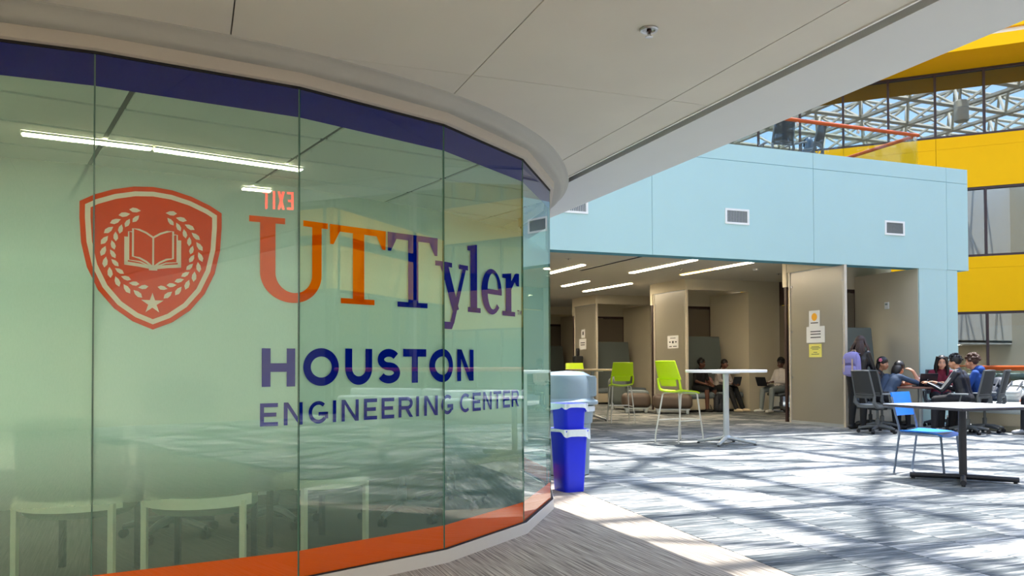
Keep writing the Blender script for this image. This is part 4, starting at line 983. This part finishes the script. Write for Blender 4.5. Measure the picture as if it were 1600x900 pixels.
dup(gc, (.76, 5.44, 0), math.radians(35), 'guest chair behind the glass below the start of the lettering, turned sideways')
for x, y, a, lb in ((-.12, 6.1, 10, 'swivel chair inside the meeting room behind the guest chair below the shield'), (.56, 6.25, 60, 'swivel chair inside the meeting room seen past the second glass joint'), (1.46, 6.08, 140, 'swivel chair inside the meeting room below the bold capital lettering'), (1.98, 6.55, 200, 'swivel chair inside the meeting room nearest the end of the glass')):
    dup(tc0, (x, y, 0), math.radians(a), lb, 'meeting room swivel chairs')
ct = thing('conference_table', 'long oval conference table inside the meeting room', 'table', (-.3, 7.9, 0), math.radians(12))
MB().prism([(1.7 * math.cos(k * PI / 24) * (1 if True else 0), .6 * (abs(math.sin(k * PI / 24)) ** .7) * (1 if math.sin(k * PI / 24) >= 0 else -1)) for k in range(48)], .71, .74).build('tabletop', mat('pale_table_top', (190, 180, 160), 0.4), ct)
for sx in (-.9, .9): MB().tube([(sx, 0, .03), (sx, 0, .712)], .07, 16).box((sx - .1, -.35, 0), (sx + .1, .35, .035)).build('pedestal', SILVER, ct)

# ================================================================== PEOPLE
V3 = Vector
def frame_of(fwd, upv=(0, 0, 1)):
    f = V3(fwd).normalized(); r = f.cross(V3(upv)).normalized(); u = r.cross(f)
    return Matrix((r, f, u)).transposed()      # columns: right, forward, up
SK_EYE = mat('eye_dark', (28, 20, 18), 0.3); LIP = mat('lip', (150, 80, 74), 0.5); EYEW = mat('eye_white', (235, 230, 225), 0.4)
def person(label, loc, rz, J, zone, mats, head_fwd=(0, 1, 0), head_up=(0, 0, 1), smile=False, scale=1.0, baggy=1.0, voxel=0.0115, grip=0.5, palms=None):
    """J: joints in local space (facing +Y, +X is the person's right). zone: body zone -> material index of mats."""
    t = thing('person', label, 'person', loc, rz)
    P = []      # (a, b, ra, rb, zone)
    J = {k: V3(v) for k, v in J.items()}
    pel, ch, nk, hd = J['pel'], J['chest'], J['neck'], J['head']
    ax = (J['shR'] - J['shL']).normalized(); hx = (J['hipR'] - J['hipL']).normalized(); mid = (pel + ch) / 2
    for s in (-1, 1):
        P.append((pel + hx * .065 * s, mid + ax * .06 * s, .115, .102, 'top' if s else 0)); P.append((mid + ax * .06 * s, ch + ax * .085 * s, .102, .108, 'top'))
        P.append((ch + ax * .085 * s, (J['shR'] if s > 0 else J['shL']) * .75 + ch * .25 + V3((0, 0, .02)), .10, .068, 'top'))
    P.append((pel + hx * .075, pel - hx * .075, .12, .12, 'pants'))
    P.append((J['shR'], J['shL'], .058, .058, 'top')); P.append(((J['shR'] + J['shL']) / 2, nk, .068, .054, 'top'))
    P.append((nk - (hd - nk) * .1, hd - V3(head_up) * .03, .050, .047, 'skin'))
    for sd, s in (('L', -1), ('R', 1)):
        sh_, el, wr = J['sh' + sd], J['el' + sd], J['wr' + sd]
        P.append((sh_, el, .052 * baggy, .042 * baggy, 'sleeve')); P.append((el, wr, .041 * baggy, .028 * (1 + (baggy - 1) * .5), 'fore'))
        d = (wr - el).normalized(); hdv = (J['tip' + sd] - wr).normalized() if 'tip' + sd in J else d
        pn = V3(palms[sd]) if palms and sd in palms else V3((0, 0, -1)); pn = (pn - hdv * pn.dot(hdv)).normalized(); sdv = hdv.cross(pn)
        P.append((wr, wr + hdv * .035, .025, .026, 'skin'))
        for q in (-1, 0, 1): P.append((wr + hdv * .025 + sdv * .016 * q, wr + hdv * .085 + sdv * .021 * q, .017, .015, 'skin'))
        for q, ln in ((-1.5, .062), (-.5, .074), (.5, .078), (1.5, .07)):
            b0 = wr + hdv * .088 + sdv * .0185 * q; b1 = b0 + (hdv * (1 - grip * .35) + pn * grip * .6).normalized() * ln * .55; b2 = b1 + (hdv * (1 - grip) + pn * grip * 1.1).normalized() * ln * .45
            P.append((b0, b1, .0098, .0092, 'skin')); P.append((b1, b2, .0092, .0085, 'skin'))
        th = -1 if s > 0 else 1
        b0 = wr + hdv * .03 + sdv * .02 * th; b1 = b0 + (hdv * .6 + sdv * .7 * th + pn * .3).normalized() * .045; b2 = b1 + (hdv * .9 + sdv * .15 * th + pn * .4).normalized() * .035
        P.append((b0, b1, .014, .011, 'skin')); P.append((b1, b2, .011, .009, 'skin'))
        hp, kn, an = J['hip' + sd], J['kn' + sd], J['an' + sd]; toe = J['toe' + sd]
        P.append((hp, kn, .088 * baggy, .062 * baggy, 'pants')); P.append((kn, kn * .65 + an * .35, .060 * baggy, .058 * baggy, 'shin')); P.append((kn * .65 + an * .35, an, .058 * baggy, .040 * baggy ** 2, 'shin'))
        P.append((an, an - V3((0, 0, .03)), .036, .036, 'sock'))
        fd = (toe - an); fd.z = 0; fd.normalize(); heel = V3((an.x, an.y, J.get('floor', V3((0, 0, 0))).z + .042)) - fd * .03; fr = heel + fd * .13; tp_ = heel + fd * .205 - V3((0, 0, .008))
        for q in (-1, 1):
            sv = V3((fd.y, -fd.x, 0)) * .014 * q
            P.append((heel + sv * .6, fr + sv, .040, .038, 'shoe')); P.append((fr + sv, tp_ + sv * .8, .038, .032, 'shoe'))
        P.append((an - V3((0, 0, .02)), heel + fd * .05, .042, .042, 'shoe'))
    mb = MB(); FR = frame_of(head_fwd, head_up)
    for a, b, ra, rb, z in P:
        if (a - b).length > 1e-4: mb.tube([a, b], [ra, rb], 12)
        mb.ell(a, (ra,) * 3, 12, 7); mb.ell(b, (rb,) * 3, 12, 7)
    H_ = lambda p: hd + FR @ V3(p)
    heads = [((0, -.012, .025), (.076, .094, .092)), ((0, .018, -.035), (.062, .072, .075)), ((0, .034, -.078), (.040, .045, .036)), ((0, .088, -.022), (.013, .017, .014)), ((0, .080, -.005), (.009, .014, .026)),
             ((-.077, -.005, -.015), (.010, .020, .030)), ((.077, -.005, -.015), (.010, .020, .030)), ((-.04, .055, -.035), (.028, .026, .03)), ((.04, .055, -.035), (.028, .026, .03)), ((0, .075, -.060), (.024, .014, .016))]
    for c, r in heads: mb.ell(H_(c), r, 14, 9, R=FR)
    src = bpy.data.objects.new('tmp', mb.mesh('tmp', mats, 0)); C.objects.link(src)
    md = src.modifiers.new('r', 'REMESH'); md.mode = 'VOXEL'; md.voxel_size = voxel
    sm = src.modifiers.new('s', 'SMOOTH'); sm.factor = .5; sm.iterations = 3
    dg = bpy.context.evaluated_depsgraph_get(); me = bpy.data.meshes.new_from_object(src.evaluated_get(dg)); bpy.data.objects.remove(src)
    me.name = 'body'; me.materials.clear()
    for m in mats: me.materials.append(m)
    n = len(me.polygons); cen = np.empty(n * 3, 'f'); me.polygons.foreach_get('center', cen); cen = cen.reshape(-1, 3)
    best = np.full(n, 1e9); zi = np.zeros(n, int)
    for a, b, ra, rb, z in P:
        A, B = np.array(a), np.array(b); ab = B - A; L2 = max(1e-9, ab @ ab); tt = np.clip(((cen - A) @ ab) / L2, 0, 1)
        dd = np.linalg.norm(cen - A - tt[:, None] * ab, axis=1) - (ra + (rb - ra) * tt); k = dd < best; best[k] = dd[k]; zi[k] = zone[z]
    Fi = np.array(FR); q = (cen - np.array(hd)) @ Fi
    for c, r in heads:
        dd = (np.linalg.norm((q - np.array(c)) / np.array(r), axis=1) - 1) * min(r); k = dd < best; best[k] = dd[k]; zi[k] = zone['skin']
    me.polygons.foreach_set('material_index', zi.astype('i')); me.polygons.foreach_set('use_smooth', [True] * n); me.update()
    body = put('body', me, t)
    for s in (-1, 1):
        e = MB(); e.ell(H_((s * .030, .076, .004)), (.012, .007, .007), 10, 6, R=FR); eo = e.build('eye', EYEW, t)
        MB().ell(H_((s * .030, .0815, .003)), (.006, .004, .006), 8, 6, R=FR).build('iris', SK_EYE, eo)
        MB().tube([H_((s * .014, .085, .024)), H_((s * .030, .083, .029)), H_((s * .046, .072, .024))], .004, 6).build('eyebrow', SK_EYE, t)
    MB().tube([H_((-.022, .082, -.054)), H_((0, .091, -.058 - (.004 if smile else 0))), H_((.022, .082, -.054))], [.003, .006, .003], 6).build('mouth', LIP, t)
    return t, H_, FR, J
def hair_cap(t, H_, FR, m, parts, name='hair'):
    mb = MB()
    for c, r in parts: mb.ell(H_(c), r, 18, 11, R=FR)
    return mb.build(name, m, t, 60)
def fluffy(t, H_, FR, m, n=60, r=.03, R=(.088, .105, .105), c0=(0, -.02, .04), low=-.1, seed=1):
    rr = random.Random(seed); mb = MB(); mb.ell(H_((0, -.022, .036)), (.084, .098, .092), 18, 11, R=FR)
    for k in range(n):
        z = rr.uniform(low, 1); a = rr.uniform(0, 2 * PI); q = math.sqrt(1 - min(1, z * z))
        p = V3((c0[0] + R[0] * q * math.cos(a), c0[1] + R[1] * q * math.sin(a), c0[2] + R[2] * z))
        if p.y > .055 and p.z < .075: continue
        mb.ell(H_(p), (r * rr.uniform(.6, 1),) * 3, 8, 5, R=FR)
    return mb.build('hair', m, t, 60)
def strands(t, m, curves, r=.012, name='hair_lock'):
    mb = MB()
    for c in curves: mb.tube(c, [r] * (len(c) - 1) + [r * .45], 6)
    return mb.build(name, m, t, 60)
def sit(zs=.47, lean=.0, knee=.42, foot=.44, spread=.11, tw=0.0):
    J = {'pel': (0, 0, zs + .105), 'hipR': (.092, .02, zs + .10), 'hipL': (-.092, .02, zs + .10), 'knR': (spread + .02, knee, zs + .075), 'knL': (-spread - .02, knee, zs + .075),
         'anR': (spread + .03, foot, .085), 'anL': (-spread - .03, foot, .085), 'toeR': (spread + .06, foot + .2, .03), 'toeL': (-spread - .06, foot + .2, .03)}
    y = lambda h_: math.sin(lean) * h_; z = lambda h_: zs + .105 + math.cos(lean) * h_
    J['chest'] = (0, y(.33), z(.33)); J['shR'] = (.165, y(.42), z(.42)); J['shL'] = (-.165, y(.42), z(.42)); J['neck'] = (0, y(.485) + .01, z(.485)); J['head'] = (0, y(.62) + .035, z(.615))
    return J
def skin(n, c): return mat('skin_' + n, c, 0.55, var=0.05, scale=12)
Z = lambda **k: dict(dict(skin=0, top=1, sleeve=1, fore=1, pants=2, shin=2, sock=3, shoe=3), **k)
BLK = mat('black_hair', (22, 18, 18), 0.45, var=.2, scale=60); BRN = mat('brown_curly_hair', (74, 50, 38), 0.6, var=.3, scale=50); DRD = mat('dark_brown_locks', (60, 42, 36), 0.6, var=.3, scale=50)
DENIM = mat('black_denim', (30, 30, 36), 0.8); WSHOE = mat('white_sneaker', (232, 230, 224), 0.6); CSHOE = mat('cream_shoe', (226, 206, 172), 0.6); BSHOE = mat('black_shoe', (26, 26, 28), 0.6)
GSHOE = mat('grey_sneaker', (150, 152, 156), 0.6)

def backpack(label, loc, rz, m, m2, W=.30, D=.17, Hh=.42, rx=0.0, ry=0.0, straps=True, cat='backpack'):
    t = thing('backpack', label, cat, loc, rz); t.rotation_euler = (rx, ry, rz)
    MB().sup((0, 0, Hh / 2), (W / 2, D / 2, Hh / 2), .55, .86).build('bag', m, t, 60)
    MB().sup((0, -D / 2 - .005, Hh * .26), (W * .40, .055, Hh * .21), .55, .94).build('front_pocket', m, t, 60)
    MB().grid(lambda a, b: ((a - .5) * W * (.66 + .18 * b), D * (.10 - .62 * math.sin(min(1, b * 1.6) * PI / 2)) - .012 * math.sin(PI * a), Hh * (1.015 - .05 * (2 * a - 1) ** 2 - .40 * max(0, b - .25) / .75 - .04 * min(1, b * 4))), 10, 10, .012).build('flap', m, t, 60)
    for s in (-1, 1):
        MB().box((s * W * .25 - .012, -D / 2 - .056, Hh * .2), (s * W * .25 + .012, -D / 2 - .044, Hh * .74)).build('buckle_strap', m2, t)
        if straps: MB().tube([(s * W * .2, D / 2 - .02, Hh * .96), (s * W * .3, D / 2 + .10, Hh * .95), (s * W * .38, D / 2 + .13, Hh * .6), (s * W * .42, D / 2 + .02, Hh * .1)], .018, 8, flat=.4).build('shoulder_strap', m, t)
    MB().tube([(-.05, D / 2 - .04, Hh - .01), (-.03, D / 2 - .04, Hh + .04), (.03, D / 2 - .04, Hh + .04), (.05, D / 2 - .04, Hh - .01)], .008, 8).build('handle', m2, t)
    return t

# --- standing person seen from behind with a lilac backpack
LEA = mat('black_leather', (26, 26, 30), 0.35, var=.2, scale=20); WPANT = mat('black_trousers', (26, 26, 28), 0.8)
x, y, _ = cp(1339, 14.85); hd_ = cdir(.80, .60)
J = {'pel': (0, 0, .92), 'hipR': (.09, 0, .90), 'hipL': (-.09, 0, .90), 'knR': (.10, .03, .49), 'knL': (-.10, .02, .49), 'anR': (.10, .0, .085), 'anL': (-.11, -.02, .085), 'toeR': (.13, .2, .03), 'toeL': (-.13, .2, .03),
     'chest': (0, .05, 1.22), 'shR': (.165, .06, 1.34), 'shL': (-.165, .06, 1.34), 'neck': (0, .08, 1.40), 'head': (0, .13, 1.53), 'elR': (.22, .14, 1.08), 'elL': (-.22, .14, 1.08), 'wrR': (.15, .36, 1.02), 'wrL': (-.15, .36, 1.02)}
t, H_, FR, J = person('person standing with their back turned in a black jacket and black trousers', (x, y, 0), hd_, J, Z(), [skin('brown_a', (120, 78, 58)), LEA, WPANT, BSHOE], head_fwd=(0, 1, -.25), head_up=(0, .25, 1), baggy=1.12)
hair_cap(t, H_, FR, DRD, [((0, -.02, .035), (.088, .105, .10)), ((0, -.05, -.02), (.085, .075, .09))])
cv = []; rr = random.Random(3)
for k in range(34):
    a = math.radians(rr.uniform(150, 390)); c, s = math.cos(a), math.sin(a); r = .085
    p = H_((c * r, s * r * .9 - .02, .03)); q = V3((p.x + c * .075, p.y + s * .06 - .02, p.z - .14)); ln = rr.uniform(.22, .36)
    cv.append([H_((c * .05, s * .05 - .02, .10)), p, q, V3((q.x + rr.uniform(-.02, .03), q.y + rr.uniform(-.03, .01), q.z - ln * .5))])
strands(t, DRD, cv, .013)
LIL = mat('lilac_canvas', (142, 136, 190), 0.85, var=.08, scale=40); TAN = mat('tan_strap', (196, 170, 150), 0.7)
bx_, by_ = math.cos(hd_) * 0 - math.sin(hd_) * (-.15), math.sin(hd_) * 0 + math.cos(hd_) * (-.15)
backpack('lilac canvas backpack worn by the standing person', (x + bx_, y + by_, .93), hd_, LIL, TAN, .31, .17, .43, rx=0.0)

# --- person with a flower clip, far side of the table
x, y, _ = cp(1360, 15.24); J = sit(.47, .30); J.update(elR=(.24, .30, .70), elL=(-.22, .34, .78), wrR=(.10, .50, .80), wrL=(-.08, .50, .82))
t, H_, FR, J = person('seated person with black hair and a pink flower clip behind the empty chair', (x, y, 0), cdir(.72, -.55), J, Z(), [skin('tan_a', (196, 140, 106)), mat('dark_grey_top', (52, 50, 54), 0.8), DENIM, BSHOE], head_fwd=(.3, 1, -.1), head_up=(0, .1, 1))
hair_cap(t, H_, FR, BLK, [((0, -.022, .036), (.086, .102, .096)), ((0, -.07, -.06), (.085, .05, .13))])
fl = MB()
for k in range(5): a = k * 2 * PI / 5; fl.ell(H_((.088, -.01 + .022 * math.cos(a), .06 + .022 * math.sin(a))), (.008, .016, .016), 8, 6, R=FR)
fl.ell(H_((.094, -.01, .06)), (.008, .01, .01), 8, 6, R=FR); fl.build('flower_clip', mat('pink_petals', (240, 130, 160), 0.6), t)

# --- person slumped forward on the table
x, y, _ = cp(1380, 14.76); J = sit(.47, .62); J.update(elR=(.34, .50, .80), elL=(-.24, .46, .78), wrR=(.24, .46, 1.02), wrL=(.02, .62, .80), tipR=(.12, .44, 1.10))
t, H_, FR, J = person('person slumped over the round table in a slate blue short sleeved top', (x, y, 0), cdir(.80, .38), J, Z(fore=0), [skin('tan_b', (208, 146, 112)), mat('slate_blue_cotton', (58, 74, 96), 0.85), DENIM, BSHOE], head_fwd=(-.2, 1, -.5), head_up=(0, .5, 1), palms={'R': (-1, 0, 0)})
hair_cap(t, H_, FR, BLK, [((0, -.022, .036), (.090, .106, .10)), ((0, -.07, -.05), (.088, .06, .12)), ((-.05, -.03, -.08), (.05, .06, .10))])

# --- person in maroon facing the viewer
x, y, _ = cp(1469, 15.42); MAR = mat('maroon_knit', (116, 30, 52), 0.85)
J = sit(.47, .16); J.update(elR=(.23, .16, .72), elL=(-.23, .16, .72), wrR=(.10, .38, .80), wrL=(-.08, .40, .80))
t, H_, FR, J = person('person with long black hair in a maroon top facing the viewer across the table', (x, y, 0), cdir(-.28, -.95), J, Z(), [skin('light_a', (222, 168, 138)), MAR, DENIM, BSHOE], head_fwd=(.12, 1, -.22), head_up=(0, .2, 1), smile=True)
hair_cap(t, H_, FR, BLK, [((0, -.028, .036), (.086, .100, .096)), ((0, -.07, -.07), (.095, .05, .15))])
strands(t, BLK, [[H_((s * (.03 + .012 * k), .06 - .018 * k, .105)), H_((s * (.075 + .004 * k), .045 - .016 * k, .03)), H_((s * (.086 + .006 * k), .03 - .014 * k, -.08)), H_((s * (.09 + .006 * k), .045 - .012 * k, -.22)), H_((s * .085, .05 - .012 * k, -.31))] for s in (-1, 1) for k in range(5)], .020)

# --- person in the black track jacket with white stripes
x, y, _ = cp(1507, 13.85); TRK = mat('black_track_fabric', (26, 28, 38), 0.4); hh_ = cdir(-.66, .74)
J = sit(.47, .20); J.update(elR=(.25, .26, .72), elL=(-.26, .26, .72), wrR=(.12, .48, .82), wrL=(-.14, .52, .82))
t, H_, FR, J = person('person in a black track jacket with white sleeve stripes seen from behind', (x, y, 0), hh_, J, Z(), [skin('tan_c', (204, 146, 114)), TRK, DENIM, GSHOE], head_fwd=(-.1, 1, -.1), head_up=(0, .1, 1), baggy=1.15)
fluffy(t, H_, FR, BLK, 40, .022, seed=2)
for k in (-1, 0, 1):
    o_ = V3((-.05, .012 * k, .02 + .012 * k * 0)); o2 = V3((-.035, .012 * k, .03))
    MB().tube([J['shL'] + V3((.09, .018 * k, .075)), J['shL'] + V3((-.015, .02 * k, .062)), J['shL'] * .5 + J['elL'] * .5 + V3((-.054, .018 * k, .018)), J['elL'] + V3((-.046, .012 * k, .016)), J['elL'] * .5 + J['wrL'] * .5 + V3((-.036, .010 * k, .022)), J['wrL'] + V3((-.028, .008 * k, .016))], .0035, 6).build('sleeve_stripe', WSHOE, t)
# --- person in the blue hooded top
x, y, _ = cp(1533, 14.12); HOOD = mat('royal_blue_fleece', (34, 74, 150), 0.9)
J = sit(.47, .18); J.update(elR=(.24, .16, .72), elL=(-.24, .18, .72), wrR=(.10, .40, .72), wrL=(-.12, .42, .74))
t, H_, FR, J = person('person with curly brown hair in a royal blue hooded top', (x, y, 0), cdir(-.78, .60), J, Z(), [skin('tan_d', (212, 152, 118)), HOOD, DENIM, BSHOE], head_fwd=(0, 1, -.05), baggy=1.1)
fluffy(t, H_, FR, BRN, 70, .03, seed=5)
MB().ell(J['neck'] + V3((0, -.07, .0)), (.13, .085, .075), 16, 10).build('hood', HOOD, t)

# --- second booth: two people on the sofa, one on a task chair
J = sit(.48, .12, .40, .42); J.update(elR=(.22, .10, .76), elL=(-.22, .12, .74), wrR=(.10, .34, .68), wrL=(-.06, .38, .68), tipR=(.02, .46, .66))
t, H_, FR, J = person('person in a black t-shirt and shorts seated at the left end of the booth sofa', (11.86, 17.86, 0), math.radians(192), J, Z(fore=0, shin=0, shoe=4), [skin('dark_a', (96, 60, 44)), mat('black_cotton', (22, 22, 24), 0.85), mat('black_shorts', (28, 28, 30), 0.85), mat('white_sock', (226, 224, 220), 0.8), BSHOE], head_fwd=(-.35, 1, -.1), smile=True)
fluffy(t, H_, FR, BLK, 60, .014, R=(.084, .10, .10), seed=8)
J = sit(.48, .25, .42, .62, .10); J.update(elR=(.22, .22, .76), elL=(-.23, .22, .74), wrR=(.10, .44, .70), wrL=(-.10, .44, .70))
t, H_, FR, J = person('person in a pale cardigan and wide black trousers using a laptop on the sofa', (12.44, 17.84, 0), math.radians(198), J, Z(), [skin('dark_b', (110, 70, 52)), mat('pale_grey_knit', (172, 162, 156), 0.9), WPANT, CSHOE], head_fwd=(.45, 1, .1), baggy=1.15)
hair_cap(t, H_, FR, BLK, [((0, -.022, .036), (.086, .102, .095)), ((0, -.10, -.03), (.05, .06, .07)), ((.02, -.11, -.10), (.045, .05, .09))])
backpack('pink backpack leaning between the two people on the booth sofa', (12.22, 18.0, .49), math.radians(25), mat('pink_canvas', (206, 150, 150), 0.85), TAN, .26, .14, .36)
backpack('black backpack standing on the floor at the feet of the person in shorts', (12.10, 17.36, 0), math.radians(15), mat('charcoal_nylon', (44, 46, 54), 0.6), mat('grey_webbing', (90, 92, 98), 0.7), .30, .16, .44)
J = sit(.47, -.12, .42, .46, .13); J.update(elR=(.24, .02, .74), elL=(-.24, .06, .74), wrR=(.12, .28, .72), wrL=(-.10, .28, .74))
t, H_, FR, J = person('person in a white shirt, grey jeans and white sneakers on a black task chair', (13.45, 16.75, 0), math.radians(97), J, Z(), [skin('dark_c', (88, 54, 42)), mat('white_cotton_shirt', (204, 198, 194), 0.85), mat('grey_jeans', (130, 138, 140), 0.85), WSHOE], head_fwd=(0, 1, -.22), head_up=(0, .2, 1), baggy=1.1)
fluffy(t, H_, FR, BLK, 60, .016, R=(.082, .098, .115), low=.1, seed=9)
# --- person at the right edge of the frame on the long bench
J = sit(.50, .05, .42, .45); J.update(elR=(.26, .06, .78), elL=(-.26, .04, .78), wrR=(.42, .12, .60), wrL=(-.14, .32, .66), tipR=(.52, .14, .56))
t, H_, FR, J = person('person in a pale grey top on the long bench at the picture edge', (13.06, 9.50, 0), math.radians(80), J, Z(), [skin('tan_e', (190, 128, 104)), mat('pale_grey_denim', (170, 182, 192), 0.85), DENIM, GSHOE], baggy=1.15)
fluffy(t, H_, FR, BRN, 40, .025, seed=12)

# ================================================================== SMALL THINGS
SCR = emit('laptop_screen_glow', (70, 72, 130), 0.35)
def laptop(label, loc, rz, tilt=105, m=mat('dark_laptop_shell', (36, 38, 46), 0.4, 0.3), scr=SCR):
    t = thing('laptop', label, 'laptop', loc, rz)
    MB().rbox((-.16, -.11, 0), (.16, .11, .016), .006, 2).build('keyboard_base', m, t)
    MB().box((-.14, -.06, .0161), (.14, .06, .0175)).build('keys', BLACKP, t)
    a = math.radians(tilt); c, s = math.cos(a), math.sin(a)
    P = lambda x, q, o: (x, .105 - q * c * 1.0 + o * s, .016 + q * s + o * c)
    lid = MB().add([P(-.16, 0, 0), P(.16, 0, 0), P(.16, .22, 0), P(-.16, .22, 0), P(-.16, 0, .008), P(.16, 0, .008), P(.16, .22, .008), P(-.16, .22, .008)], [(0, 1, 2, 3), (5, 4, 7, 6), (4, 0, 3, 7), (1, 5, 6, 2), (3, 2, 6, 7), (4, 5, 1, 0)]).build('lid', m, t)
    MB().add([P(-.15, .012, -.001), P(.15, .012, -.001), P(.15, .21, -.001), P(-.15, .21, -.001)], [(0, 1, 2, 3)]).build('screen', scr, lid, 0)
    return t
laptop('dark open laptop on the round table, back of its lid to the viewer', (TX - .08, TY - .16, .758), cdir(.1, -1) , 105)
laptop('silver laptop half open on the round table at the right', (TX + .22, TY - .12, .758), cdir(-.9, .4), 115, mat('silver_laptop_shell', (150, 152, 156), 0.35, 0.6))
laptop('laptop with a violet screen on the lap of the person in the pale cardigan', (12.58, 17.46, .635), math.radians(198), 105)
laptop('black laptop held on the lap of the person in the white shirt', (13.06, 16.79, .635), math.radians(97), 110)
bg_ = thing('black_pouch', 'black crumpled pouch on the round table behind the laptop', 'bag', (TX - .16, TY - .33, .758), .3)
mb = MB(); rr = random.Random(4)
for k in range(7): mb.ell((rr.uniform(-.08, .08), rr.uniform(-.04, .04), .045 + rr.uniform(-.005, .02)), (.07, .05, .045), 12, 8)
mb.build('pouch', mat('glossy_black_nylon', (24, 26, 40), 0.35), bg_); MB().tube([(-.06, 0, .09), (-.02, 0, .13), (.04, 0, .12), (.07, 0, .08)], .008, 6).build('strap', BLACKP, bg_)
cu = thing('drink_cup', 'white paper drink cup with a straw on the round table', 'cup', (TX + .02, TY + .04, .758))
MB().lathe([(.03, 0), (.033, .005), (.044, .125), (.047, .128), (.047, .134), (.04, .134), (.03, .02)], 24).build('cup', mat('paper_cup', (226, 226, 220), 0.6), cu)
MB().lathe([(.048, .132), (.048, .142), (.03, .148), (.01, .149)], 24).build('lid', WHITE, cu); MB().tube([(.005, 0, .1), (.015, 0, .21)], .004, 8).build('straw', mat('pink_straw', (226, 130, 140), 0.5), cu)
GRN = mat('grey_nylon', (168, 172, 170), 0.7, var=.15, scale=25); NAVN = mat('navy_nylon', (38, 46, 60), 0.6)
backpack('dark navy backpack lying at the end of the long bench', (13.08, 10.66, .52), math.radians(-85), NAVN, mat('grey_webbing', (90, 92, 98), 0.7), .30, .18, .46, rx=math.radians(-38))
backpack('light grey backpack with dark straps lying on the long bench', (13.06, 10.24, .52), math.radians(-80), GRN, NAVN, .34, .20, .46, rx=math.radians(-50))
bt_ = thing('water_bottle', 'dark water bottle standing on the floor beneath the seated group', 'bottle', cp(1480, 14.6)); MB().lathe([(.034, 0), (.036, .01), (.036, .17), (.02, .205), (.02, .23)], 20).build('bottle', mat('grey_bottle', (70, 72, 78), 0.3, .5), bt_); MB().lathe([(.024, .222), (.024, .255), (.01, .258)], 16).build('cap', WHITE, bt_)
b3 = cp(1268, 16.95); backpack('dark backpack slung on the right upper level chair', (b3[0], b3[1], 5.36), cdir(.75, -.6), mat('steel_blue_nylon', (70, 92, 110), 0.6), mat('grey_webbing', (90, 92, 98), 0.7), .28, .15, .42)
